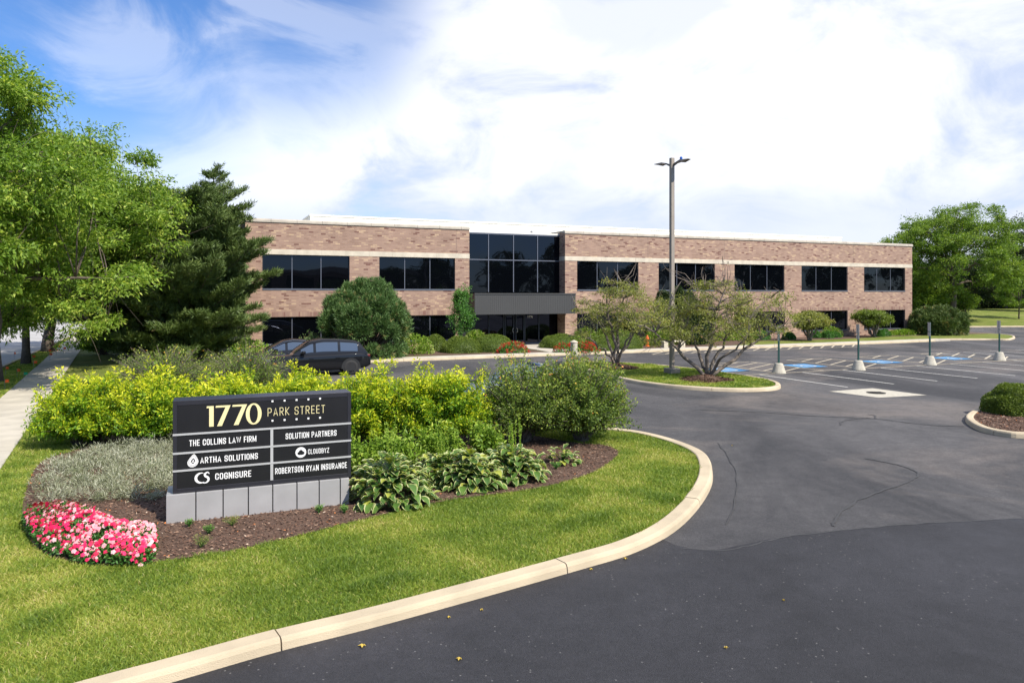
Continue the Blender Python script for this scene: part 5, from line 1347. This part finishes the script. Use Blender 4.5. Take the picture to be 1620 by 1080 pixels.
# pines left of the building
PY = 40.0
conifer('pine_tree', 'tall sparse-topped pine rising behind the bushy pine at the left of the building', AT(338, 46), 46, LZ, ZAT(266, 46), 3.6, seed=111, whorls=19, per=7, tuft=12, L=.26, Wd=.045, power=.72, up=.3, density=.9, irregular=.35, group='pines beside the building')
conifer('pine_tree', 'broad dense dark green pine reaching over the left corner of the building', AT(296, 40), 40.0, LZ, ZAT(318, 40), 4.5, seed=112, whorls=20, per=12, tuft=15, L=.27, Wd=.045, power=.34, up=.42, density=1.8, irregular=.26, start=.05, group='pines beside the building')
conifer('pine_tree', 'dense dark pine half hidden behind the bright street tree', AT(240, 43), 43.0, LZ, ZAT(300, 43), 4.2, seed=113, whorls=17, per=11, tuft=13, L=.28, Wd=.05, power=.52, up=.25, density=1.4, irregular=.25, start=.05, group='pines beside the building')
# mounded pine in front of the left wing
pine_mound('mounded_pine', 'large rounded blue-green pine in front of the left wing of the building', AT(577, 42.0), 42.0, .1, 2.55, 2.3, ZAT(440, 42) - .1, 121, lobes=120, tufts=11000, cat='pine tree', L=.2, Wd=.035, tuft=10)
# slender pear by the canopy
tree('slender_tree', 'slender upright young tree beside the dark entrance canopy', 'tree', AT(730, 47.2), 47.2, .1, [(0, 0, 2.35, .72, .72, 1.45), (.1, 0, 3.3, .35, .35, .7)], M['leaf_green'], M['bark'], r0=.06, fork=.8, limbs=6, clumps=46, nleaf=7500, L=.12, Wd=.06, cr=.3, flat=1.3, seed=122, tsides=6, twigs=1)
# hawthorns on the median
hx, hy = G(975, 579, .12)
tree('hawthorn_tree', 'small spreading many-stemmed tree on the median nearest the building entrance', 'tree', hx, hy, .13,
     [(.1, 0, 2.9, 2.25, 2.1, 1.0), (.0, 0, 3.7, 1.25, 1.3, .85), (-1.3, -.3, 2.0, 1.2, 1.2, .5), (1.2, 0, 2.3, 1.3, 1.2, .6)], M['leaf_haw'], M['bark_grey'], r0=.13, fork=.9, limbs=7, clumps=90, nleaf=11500, L=.085, Wd=.05, cr=.46, flat=.5, seed=131, stems=5, bare=10, group='small multi-stemmed trees on the median')
hx, hy = G(1118, 597, .12)
tree('hawthorn_tree', 'wide low multi-stemmed tree on the median behind the lamp post', 'tree', hx, hy, .13,
     [(.1, .2, 2.4, 2.7, 2.2, .95), (.3, 0, 3.35, 1.5, 1.5, .95), (-1.9, 0, 2.1, 1.35, 1.3, .8), (2.7, 0, 2.6, 1.7, 1.3, .7), (2.2, 0, 3.3, 1.3, 1.0, .7)], M['leaf_haw'], M['bark_grey'], r0=.16, fork=.9, limbs=6, clumps=140, nleaf=16500, L=.085, Wd=.05, cr=.46, flat=.5, seed=137, stems=6, bare=34, group='small multi-stemmed trees on the median')
for (px, py), lb in (((975, 582), 'mound of dark mulch round the stems of the tree nearest the entrance'), ((1118, 601), 'mound of dark mulch under the wide tree by the lamp post')):
    x, y = G(px, py, .12); root = empty('mulch_mound', (x, y, .11), 0, lb, 'mulch mound', 'mulch mounds on the median')
    rg = np.random.default_rng(int(px)); mb = MB(); mb.lathe([(1.05, 0), (.9, .05), (.6, .12), (.3, .19), (.0, .2)], 28, cap=False); mb.build('mound', M['mulch'], root)
    n = 3500; a = rg.uniform(0, 6.28, n); r = np.sqrt(rg.random(n)) * 1.12; P = np.stack([r * np.cos(a), r * np.sin(a), np.clip(.19 * (1.1 - r), 0, .2) + .02], 1)
    V, F = leaf_arrays(P, rg.normal(size=(n, 3)) * [1, 1, .3], .10 * rg.uniform(.4, 1.4, n), .03); np_mesh('bark_chips', V, F, M['chip'], rg.beta(1.6, 2.6, n) * .85, parent=root)['kind'] = 'stuff'
# honey locust and the trees behind it
def far_tree(name, label, px, pyb, Y, ptop, prx, leaf, seed, nleaf=30000, clumps=120, L=.28, cr=1.3, fork=.28, bark='bark', r0=.3, group='trees beyond the car park', lowc=.30, flat=.55, zb=None, W_=.5):
    x = AT(px, Y); zb = hill_z(x, Y) if zb is None else zb; top = ZAT(ptop, Y) - zb; rx = prx / FPX * Y
    return tree(name, label, 'tree', x, Y, zb - .05, [(0, 0, top * (lowc + 1) / 2, rx, rx * .9, top * (1 - lowc) / 2), (-rx * .25, 0, top * .62, rx * .8, rx * .7, top * .30)], leaf, M[bark], r0=r0, fork=top * fork, limbs=9, clumps=clumps, nleaf=nleaf, L=L, Wd=L * W_, cr=cr, flat=flat, seed=seed, group=group, twigs=2)
tree('locust_tree', 'large spreading light green tree right of the building corner', 'tree', AT(1507, 93), 93, .1,
     [(0, 0, 9.0, 7.4, 6.5, 5.0), (-4.0, 0, 10.2, 5.0, 5, 3.2), (2.0, 0, 12.0, 5.6, 5, 3.4), (5.8, 0, 7.6, 3.4, 4, 3.6), (-3.4, 0, 6.0, 4.5, 4, 3.0)], M['leaf_locust'], M['bark'], r0=.42, fork=3.6, limbs=14, clumps=260, nleaf=85000, L=.27, Wd=.11, cr=1.0, flat=.7, seed=141, group='trees beyond the car park', twigs=3)
far_tree('grove_tree', 'dark leafy tree seen just past the building corner under the spreading tree', 1468, 500, 112, 418, 40, M['leaf_locust'], 142, nleaf=26000, lowc=.02)
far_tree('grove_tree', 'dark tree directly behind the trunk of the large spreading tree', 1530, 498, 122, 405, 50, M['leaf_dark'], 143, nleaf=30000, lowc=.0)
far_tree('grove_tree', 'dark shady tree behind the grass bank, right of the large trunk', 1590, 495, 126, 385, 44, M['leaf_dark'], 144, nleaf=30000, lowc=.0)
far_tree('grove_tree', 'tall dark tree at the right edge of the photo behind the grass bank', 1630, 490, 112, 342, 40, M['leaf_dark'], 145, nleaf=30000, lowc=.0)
far_tree('grove_tree', 'low dark tree just right of the building corner, behind the yew', 1462, 500, 94, 432, 26, M['leaf_locust'], 151, nleaf=14000, clumps=60, lowc=-.05)
far_tree('grove_tree', 'low dark tree between the building corner and the large trunk', 1492, 500, 99, 440, 22, M['leaf_dark'], 152, nleaf=14000, clumps=60, lowc=-.05)
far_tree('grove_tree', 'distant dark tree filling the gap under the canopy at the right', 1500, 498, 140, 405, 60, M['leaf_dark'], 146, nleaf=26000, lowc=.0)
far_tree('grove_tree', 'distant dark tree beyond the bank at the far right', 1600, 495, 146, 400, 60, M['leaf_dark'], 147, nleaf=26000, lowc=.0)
far_tree('small_tree', 'small light green tree standing on the grass bank at the right edge', 1612, 499, 98, 438, 30, M['leaf_locust'], 148, nleaf=9000, clumps=50, L=.2, cr=.7, r0=.09, lowc=.32, group=None)
far_tree('small_tree', 'small thin-trunked tree on the bank right of the dark yew', 1527, 497, 97, 462, 20, M['leaf_locust'], 149, nleaf=4000, clumps=30, L=.2, cr=.6, r0=.08, lowc=.45, group=None)
def distant_wood():
    rg = np.random.default_rng(150); n = 60000; x = rg.uniform(70, 150, n); y = 124 + (x - 70) * .12 + rg.uniform(0, 10, n); top = 6.5 + 1.6 * np.sin(x * .31) + 1.2 * np.sin(x * .83 + 1)
    z = .2 + top * rg.random(n) ** .8; V, F = leaf_arrays(np.stack([x, y, z], 1), rg.normal(size=(n, 3)), .55 * rg.uniform(.6, 1.3, n), .3)
    o = np_mesh('distant_wood', V, F, M['leaf_dark'], rg.beta(2, 3, n)); tag(o, 'dark undergrowth of the wood behind the grass bank at the right', 'wood', kind='stuff')
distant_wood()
# far left backdrop
for i, (px, Y, pt, pr, lb) in enumerate([(20, 95, 420, 60, 'far tree across the side street at the left edge'), (110, 100, 400, 60, 'far tree across the side street under the street trees'), (190, 92, 420, 50, 'far tree seen between the street trees and the pines'), (255, 96, 410, 50, 'far tree behind the pines beyond the side street')]):
    far_tree('distant_tree', lb, px, 500, Y, pt, pr, M['leaf_green'], 160 + i, nleaf=16000, clumps=70, L=.4, cr=1.6, lowc=.12, zb=.1, group='trees across the side street')
# trees and an office behind the photographer (they show only as reflections in the dark glass)
for i, (x, y, h) in enumerate([(60, -27, 11), (67, -12, 12.5), (72, -2, 13.5), (82, 8, 10), (88, 17, 12), (95, 27, 13), (103, 38, 12), (112, 50, 14), (44, -22, 9)]):
    tree('grove_tree', 'tree on the far side of the drive, mirrored in the dark windows', 'tree', x, y, 0, [(0, 0, h * .55, h * .42, h * .42, h * .42)], M['leaf_dark'], M['bark'], r0=.3, fork=h * .15, limbs=6, clumps=60, nleaf=9000, L=.6, Wd=.35, cr=1.5, seed=170 + i, group='trees mirrored in the windows', twigs=1)
def opposite_office():
    root = empty('opposite_office', (40, -58, 0), rad(25), 'low tan office building mirrored in the left-hand windows', 'building')
    mb = MB(); mb.box(-35, 35, -8, 8, 0, 7.6); mb.build('wall', M['brick'], root)
    mb = MB(); mb.box(-35.2, 35.2, -8.2, 8.2, 7.61, 9.2); mb.build('parapet', M['stone'], root)
    for k in range(9): mb = MB(); mb.box(-32 + k * 7.2, -27.5 + k * 7.2, 8.001, 8.04, 4, 6.4); mb.build('window', M['glass'], root)
opposite_office()

# ---------------------------------------------------------------- planting along the building
def P_at(px, py, z=LZ): return G(px, py, z)
boxes = [(685, 556, 1.0, 1.05, 'clipped green mound farthest left before the pale hydrangeas, half behind the next one'),
         (729, 559, 1.35, 1.05, 'broad clipped green mound in front of the slender young tree'),
         (777, 557.5, 1.45, 1.15, 'clipped green mound touching the left red flowers'),
         (889, 552, 1.45, 1.0, 'clipped green mound at the right side of the entrance path'),
         (948, 556, 1.2, 1.0, 'clipped green mound behind the right red flowers'),
         (987, 553, 1.45, 1.2, 'clipped green mound left of the orange hydrant')]
for i, (px, py, r, h, lb) in enumerate(boxes):
    x, y = P_at(px, py); dome('clipped_mound', lb, 'bush', x, y + r * .7, LZ, r, r * .85, h, M['leaf_box'], nleaf=8000, L=.055, Wd=.04, seed=200 + i, group='clipped green mounds by the entrance')
def blossoms(name, label, cat, px, py, rx, ry, h, n, seed, mat, leaf=M['leaf_lime'], r=.1, nleaf=1800, group=None):
    x, y = P_at(px, py)
    if uv_of(x, y)[1] > -ry - .3: x, y = SITE(u_at(px, -ry - .4), -ry - .4)[:2]
    if name.startswith('red'): leaf = M['leaf_green']
    rg = np.random.default_rng(seed); root = empty(name, (x, y, LZ), TH, label, cat, group)
    d = unit(rg.normal(size=(nleaf, 3))); d[:, 2] = np.abs(d[:, 2]); P = d * np.array([rx, ry, h]) * (rg.random((nleaf, 1)) ** .3)
    V, F = leaf_arrays(P, d + rg.normal(size=d.shape) * .5, .13 * rg.uniform(.6, 1.2, nleaf), .08); np_mesh('leaves', V, F, leaf, rg.beta(2, 3, nleaf), parent=root)
    d = unit(rg.normal(size=(n, 3))); d[:, 2] = np.abs(d[:, 2]); C = d * np.array([rx, ry, h]) * rg.uniform(.92, 1.05, (n, 1)); m = 40
    rr = r * rg.uniform(.6, 1.2, n); q = unit(rg.normal(size=(n * m, 3))); P = np.repeat(C, m, 0) + q * np.repeat(rr, m)[:, None] * rg.random((n * m, 1)) ** .3
    V, F = leaf_arrays(P, q + rg.normal(size=q.shape) * .4, r * .4, r * .35); np_mesh('blossoms', V, F, mat, np.clip(np.repeat(rg.random(n), m) * .6 + rg.random(n * m) * .4, 0, 1), parent=root)
    return root
blossoms('hydrangea', 'pale yellow-green hydrangea between the mounded pine and the clipped mounds', 'hydrangea', 655, 560, 1.25, .8, 1.25, 46, 211, M['bloom'], group='hydrangeas along the building')
blossoms('hydrangea', 'low hydrangea at the foot of the slender young tree, behind the mounds', 'hydrangea', 752, 549, .9, .6, 1.25, 26, 212, M['bloom'], group='hydrangeas along the building')
blossoms('hydrangea', 'pale hydrangea at the left corner of the building beside the black cars', 'hydrangea', 396, 570, 1.35, .9, 1.15, 44, 213, M['bloom'], group='hydrangeas along the building')
blossoms('hydrangea', 'pale hydrangea right of the orange hydrant', 'hydrangea', 1043, 546, 1.35, .8, 1.25, 44, 214, M['bloom'], group='hydrangeas along the building')
blossoms('hydrangea', 'pale hydrangea between the two right clipped mounds, set back against the wall', 'hydrangea', 965, 542, 1.8, .7, 1.25, 40, 215, M['bloom'], group='hydrangeas along the building')
blossoms('hydrangea', 'fresh green hydrangea set back behind the red flowers and bollard', 'hydrangea', 925, 544, 1.1, .6, 1.25, 14, 216, M['bloom'], group='hydrangeas along the building')
blossoms('red_flowers', 'patch of red flowers at the left side of the entrance path', 'flowers', 812, 558.5, 1.05, .75, .72, 110, 217, M['petal_red'], r=.075, nleaf=700, group='red flower patches at the entrance')
blossoms('red_flowers', 'patch of red flowers left of and behind the concrete bollard', 'flowers', 895, 557.5, .85, .5, .6, 80, 218, M['petal_red'], r=.075, nleaf=500, group='red flower patches at the entrance')
blossoms('red_flowers', 'patch of red flowers right of the concrete bollard', 'flowers', 926, 557.5, .95, .55, .68, 95, 219, M['petal_red'], r=.075, nleaf=500, group='red flower patches at the entrance')
# evergreens and vase-shaped shrubs on the right wing
dome('dark_evergreen', 'large dark evergreen bush against the wall behind the lamp post', 'bush', *SITE(u_at(1072, -2.6), -2.6)[:2], LZ, 2.2, 1.6, 4.2, M['leaf_dark'], nleaf=22000, L=.16, Wd=.09, seed=221, rough=.10, lumps=.6)
def vase(label, px, py, Y, top, prx, seed):
    x = AT(px, Y); h = ZAT(top, Y) - LZ; rx = prx / FPX * Y
    return tree('umbrella_shrub', label, 'shrub', x, Y, LZ, [(0, 0, h * .72, rx, rx * .9, h * .27)], M['leaf_haw'] if seed == 231 else M['leaf_box'], M['bark_grey'], r0=.16, fork=.5, limbs=8, clumps=70, nleaf=15000, L=.12, Wd=.07, cr=.42, flat=.6, seed=seed, stems=5, twigs=2, group='umbrella-shaped shrubs at the right wing')
vase('loose vase-shaped shrub in front of the wall between two ground-floor windows', 1281, 527, 57.0, 494, 25, 231)
vase('dense umbrella-shaped shrub under the last window pair', 1383, 524, 62.0, 491, 29, 232)
pine_mound('yew_bush', 'wide dark green yew bush at the right corner of the building', AT(1484, 66), 66, LZ, 2.55, 2.0, ZAT(487, 66) - .1, 241, leaf='needle', lobes=90, tufts=6500, cat='bush', L=.22, Wd=.05)
bn = ['far left under the wide tree', 'left of the vase-shaped shrub', 'right of the vase-shaped shrub', 'between the two umbrella shrubs, left one', 'between the two umbrella shrubs, right one', 'at the foot of the dense umbrella shrub', 'right of the dense umbrella shrub']
for i, (px, py, r, h) in enumerate([(1205, 531, .8, .8), (1243, 530, .55, .6), (1292, 530, .5, .62), (1304, 529, .5, .62), (1322, 528, .6, .5), (1386, 525, .45, .55), (1401, 526, .6, .6)]):
    x, y = SITE(u_at(px, -1.7), -1.7 - .5 * (i % 2))[:2]; dome('small_round_bush', 'small round green bush ' + bn[i], 'bush', x, y + .3, LZ, r, r * .8, h, M['leaf_green'], nleaf=1600, L=.08, Wd=.05, seed=250 + i, group='small round bushes along the right wing')
blossoms('tall_grass_clump', 'reddish ornamental clump beside the small round bushes', 'plant', 1315, 527, 1.3, .5, .9, 24, 261, M['chip'], r=.07, nleaf=1200)
blossoms('low_perennials', 'low strip of fading perennials left of the dark yew', 'plant', 1430, 525.5, 2.6, .7, .5, 40, 262, M['chip'], r=.06, nleaf=2400)
blossoms('low_perennials', 'low green perennials under the wall behind the wide median tree', 'plant', 1165, 532, 2.6, .7, .9, 12, 263, M['bloom'], r=.06, nleaf=2600)
# shrub on the right island
x, y = G(1620, 656, .1)
dome('round_bush', 'dense round olive green bush on the mulched island at the right edge', 'bush', x, y + .35, .1, .90, .85, .93, M['leaf_box'], nleaf=16000, L=.045, Wd=.028, seed=271, rough=.05, lumps=.8, core=.88)
# low juniper at the foot of the mounded pine, bush left of it
shrub('juniper', 'low spiky juniper between the cars and the ground-floor windows', 'shrub', AT(498, 41.5), 41.5, .1, 1.3, .8, 1.35, M['needle_blue'], M['bark_grey'], shoots=110, nleaf=5000, L=.10, Wd=.03, seed=272, spire=.3)
shrub('bright_shrub', 'bright yellow-green shrub low behind the street tree branches', 'shrub', AT(165, 44), 44, .1, 2.2, 1.2, 1.6, M['leaf_gold'], M['bark'], shoots=120, nleaf=6000, L=.14, Wd=.06, seed=273)

# ---------------------------------------------------------------- cars
def car(label, x, y, rz, body_mat, Lc=4.9, Wc=1.92, Hc=1.66, style='suv', seed=0):
    root = empty('parked_car', (x, y, 0), rz, label, 'car', 'cars parked in front of the building')
    hl = Lc / 2; hw = Wc / 2; belt = Hc * .60
    # stations: x from nose (-) to tail (+); hood/belt height, half width, sill height
    st = [(-hl, .48, .70, .35), (-hl + .08, .66, .82, .26), (-hl + .30, .80, .92, .22), (-hl + .75, .90, .97, .22), (-hl + 1.30, .955, 1.0, .22), (-hl + 1.55, .98, 1.0, .22), (-.2, .99, 1.0, .22), (.6, 1.01, 1.0, .22), (hl - 1.0, 1.04, 1.0, .22), (hl - .45, 1.04, .97, .24), (hl - .12, 1.0, .90, .30), (hl, .80, .82, .42)]
    k = belt / 1.0; V = []; 
    for sx_, zt, w, zs in st:
        zt *= k; w *= hw
        V.append([(sx_, y_, z_) for y_, z_ in ((0, zs), (w * .92, zs), (w, zs + .12), (w * 1.0, (zs + zt) * .52), (w * .985, zt - .10), (w * .93, zt - .03), (w * .80, zt), (0, zt + .03))])
    n = len(st); rows = [[*r, *[(p[0], -p[1], p[2]) for p in reversed(r[1:-1])]] for r in V]; m = len(rows[0]); mb = MB()
    flat = [p for r in rows for p in r]
    mb.add(flat, [(i * m + j, i * m + (j + 1) % m, (i + 1) * m + (j + 1) % m, (i + 1) * m + j) for i in range(n - 1) for j in range(m)] + [tuple(range(m)), tuple(reversed(range((n - 1) * m, n * m)))])
    body = mb.build('body', body_mat, root, smooth=True); s = body.modifiers.new('subdivision', 'SUBSURF'); s.levels = s.render_levels = 2
    # greenhouse
    if style == 'suv': gs = [(-hl + 1.35, .0), (-hl + 1.62, .22), (-hl + 2.15, .56), (-hl + 2.6, .645), (.3, .66), (1.0, .64), (hl - .75, .57), (hl - .50, .50), (hl - .16, .03)]
    else: gs = [(-hl + 1.35, .0), (-hl + 1.7, .22), (-hl + 2.2, .47), (-hl + 2.6, .53), (.2, .54), (.8, .50), (hl - 1.1, .36), (hl - .85, .26), (hl - .45, .02)]
    GH = Hc - belt; gmx = max(g[1] for g in gs); rows = []
    def sect(gx, gz):
        z1 = belt - .02 + gz / gmx * GH; f = gz / gmx; wb = hw * .90; wr = hw * (.90 - .20 * f)
        return [(gx, wb, belt - .04), (gx, wb * .4 + wr * .6, belt + (z1 - belt) * .58), (gx, wr, z1 - .05 * f), (gx, wr * .82, z1), (gx, 0, z1 + .02 * f)]
    for gx, gz in gs: r = sect(gx, gz); rows.append(r + [(p[0], -p[1], p[2]) for p in reversed(r[:-1])])
    m = len(rows[0]); mb = MB(); flat = [p for r in rows for p in r]
    mb.add(flat, [(i * m + j, (i + 1) * m + j, (i + 1) * m + j + 1, i * m + j + 1) for i in range(len(gs) - 1) for j in range(m - 1)]); 
    mb.build('cabin', body_mat, root, smooth=True)
    def sidewin(xa, xb, sgn):
        def P(x_, t):
            for i in range(len(gs) - 1):
                if gs[i][0] <= x_ <= gs[i + 1][0]:
                    u = (x_ - gs[i][0]) / (gs[i + 1][0] - gs[i][0]); a = sect(*gs[i]); b = sect(*gs[i + 1])
                    def L3(k_): return Vector(a[k_]) * (1 - u) + Vector(b[k_]) * u
                    if t < .58: q = L3(0).lerp(L3(1), t / .58)
                    else: q = L3(1).lerp(L3(2), (t - .58) / .42)
                    return (q.x, sgn * (q.y + .008), q.z)
        N_ = 8; vs = []
        for i in range(N_ + 1):
            x_ = xa + (xb - xa) * i / N_
            for t in (.20, .5, .86): vs.append(P(x_, t))
        mb = MB(); mb.add(vs, [(i * 3 + j, (i + 1) * 3 + j, (i + 1) * 3 + j + 1, i * 3 + j + 1) for i in range(N_) for j in (0, 1)]); mb.build('side_window', M['car_glass'], root, smooth=True)
    for sgn in (1, -1):
        if style == 'sedan':
            tp_ = [(g[0], sgn * (sect(*g)[2][1] + .012), sect(*g)[2][2] + .012) for g in gs[:-1]]; mt_ = MB(); mt_.tube(tp_, .017, 5); mt_.build('window_trim', M['chrome'], root)
        for xa, xb in ((-hl + 1.72, -.18), (-.06, .92), (1.04, hl - .62)): sidewin(xa, xb, sgn)
    mb = MB()   # windscreen, rear screen
    a, b = sect(*gs[0]), sect(*gs[2]); mb.quad(*[(p[0] - .015, q * p[1] * .9, p[2] + .02) for p, q in ((a[0], 1), (a[0], -1), (b[2], -1), (b[2], 1))]); mb.build('windscreen', M['car_glass'], root)
    a, b = sect(*gs[-1]), sect(*gs[-3]); mb = MB(); mb.quad(*[(p[0] + .015, q * p[1] * .86, p[2] + .02) for p, q in ((a[0], -1), (a[0], 1), (b[2], 1), (b[2], -1))]); mb.build('rear_window', M['car_glass'], root)
    for ax in (-hl + .92, hl - .95):
        for sgn in (1, -1):
            R_ = .355; mt = Matrix.Translation((ax, sgn * (hw - .11), R_)) @ Matrix.Rotation(rad(90), 4, 'X')
            mb = MB(); mb.lathe([(.22, -.12), (R_ - .03, -.12), (R_, -.09), (R_, .09), (R_ - .03, .12), (.22, .12)], 28, cap=False); mb.v = [tuple(mt @ Vector(p)) for p in mb.v]
            wh = mb.build('wheel', M['tyre'], root, smooth=True)
            mb = MB(); mb.lathe([(.235, -.10), (.235, .10)], 24, cap=False); mb.lathe([(.05, -.105), (.05, .105)], 12)
            for q in range(5):
                for e in (-.09, .09): c = Matrix.Rotation(q * 2 * math.pi / 5 + e, 4, 'Z'); mb.box(.04, .235, -.016, .016, -.09, .09, mat=c)
            mb.v = [tuple(mt @ Vector(p)) for p in mb.v]; mb.build('rim', M['rim'], wh)
            mb = MB(); vs = []   # black wheel-arch lip
            for i in range(13):
                t = rad(-8 + i * 196 / 12)
                for r_ in (R_ + .02, R_ + .085): vs.append((ax + r_ * math.cos(t), sgn * (hw + .006), R_ + r_ * math.sin(t)))
            mb.add(vs, [(2 * i, 2 * i + 1, 2 * i + 3, 2 * i + 2) for i in range(12)])
            mb.add([(ax + (R_ + .02) * math.cos(rad(i * 15)), sgn * (hw + .003), max(R_ + (R_ + .02) * math.sin(rad(i * 15)), .2)) for i in range(24)], [tuple(range(24))])
            mb.build('wheel_arch', M['trim_black'], root)
    for sgn in (1, -1):
        mb = MB(); mb.box(-hl + .12, -hl + .42, min(sgn * hw * .62, sgn * hw * .90), max(sgn * hw * .62, sgn * hw * .90), belt * .70, belt * .80); mb.build('headlight', M['lens'], root, bevel=.02)
        mb = MB(); mb.box(hl - .26, hl - .03, min(sgn * hw * .5, sgn * hw * .86), max(sgn * hw * .5, sgn * hw * .86), belt * .82, belt * .92); mb.build('tail_light', M['red_lens'], root, bevel=.02)
        mb = MB(); mb.box(-hl + 1.72, -hl + 1.90, min(sgn * (hw - .02), sgn * (hw + .18)), max(sgn * (hw - .02), sgn * (hw + .18)), belt + .02, belt + .17); mb.build('wing_mirror', body_mat, root, bevel=.04)
        mb = MB(); mb.box(-hl + .50, -hl + .66, min(sgn * (hw - .01), sgn * (hw + .008)), max(sgn * (hw - .01), sgn * (hw + .008)), belt * .60, belt * .66); mb.build('side_marker', M['amber'], root)
        for dx in (-.38, .80): mb = MB(); mb.box(dx, dx + .2, min(sgn * hw * .985, sgn * (hw + .02)), max(sgn * hw * .985, sgn * (hw + .02)), belt * .80, belt * .83); mb.build('door_handle', body_mat, root, bevel=.01)
    mb = MB()
    for i in range(4): mb.box(-hl - .012, -hl + .03, -.42, .42, .40 + i * .07, .42 + i * .07)
    mb.build('grille', M['chrome'], root)
    mb = MB(); mb.box(-hl - .02, -hl + .05, -.62, .62, .30, .36); mb.build('bumper_trim', M['trim_black'], root)
    return root
car('black parked sport utility car in front, nose to the left, behind the golden hedge', -9.2, 33.9, TH, M['car_black'], Hc=1.68)
car('black parked car with chrome window trim, mostly hidden behind the nearer black car', -11.35, 36.7, TH, M['car_navy'], Hc=1.50, style='sedan')
car('blue-grey parked car glimpsed through the thorny bush right of the golden hedge', 0.35, 24.6, TH, M['car_blue'], Lc=4.6, Wc=1.8, Hc=1.40, style='sedan')
# fallen leaves on the drive
for i, (px, py, s) in enumerate([(p_, q_, w_ * .62) for p_, q_, w_ in [(574, 1022, .09), (727, 1043, .07), (990, 884, .07), (935, 901, .06), (762, 965, .05), (710, 977, .05), (1158, 705, .05), (890, 887, .05), (1148, 1025, .05), (1240, 950, .04)]]):
    x, y = G(px, py, .01); mb = MB(); a = random.random() * 6
    pts = [(math.cos(a + t) * s * r_, math.sin(a + t) * s * r_, .012 + .015 * (k % 2)) for k, (t, r_) in enumerate([(0, 1), (.8, .45), (1.6, .7), (2.4, .4), (3.1, .6), (4.0, .4), (4.8, .75), (5.5, .45)])]
    mb.add([(0, 0, .006)] + pts, [(0, k + 1, (k + 1) % 8 + 1) for k in range(8)]); o = mb.build('fallen_leaf', M['dead_leaf']); o.location = (x, y, .006)
    tag(o, 'tiny dry yellow leaf lying on the dark asphalt', 'leaf', 'fallen leaves on the asphalt')
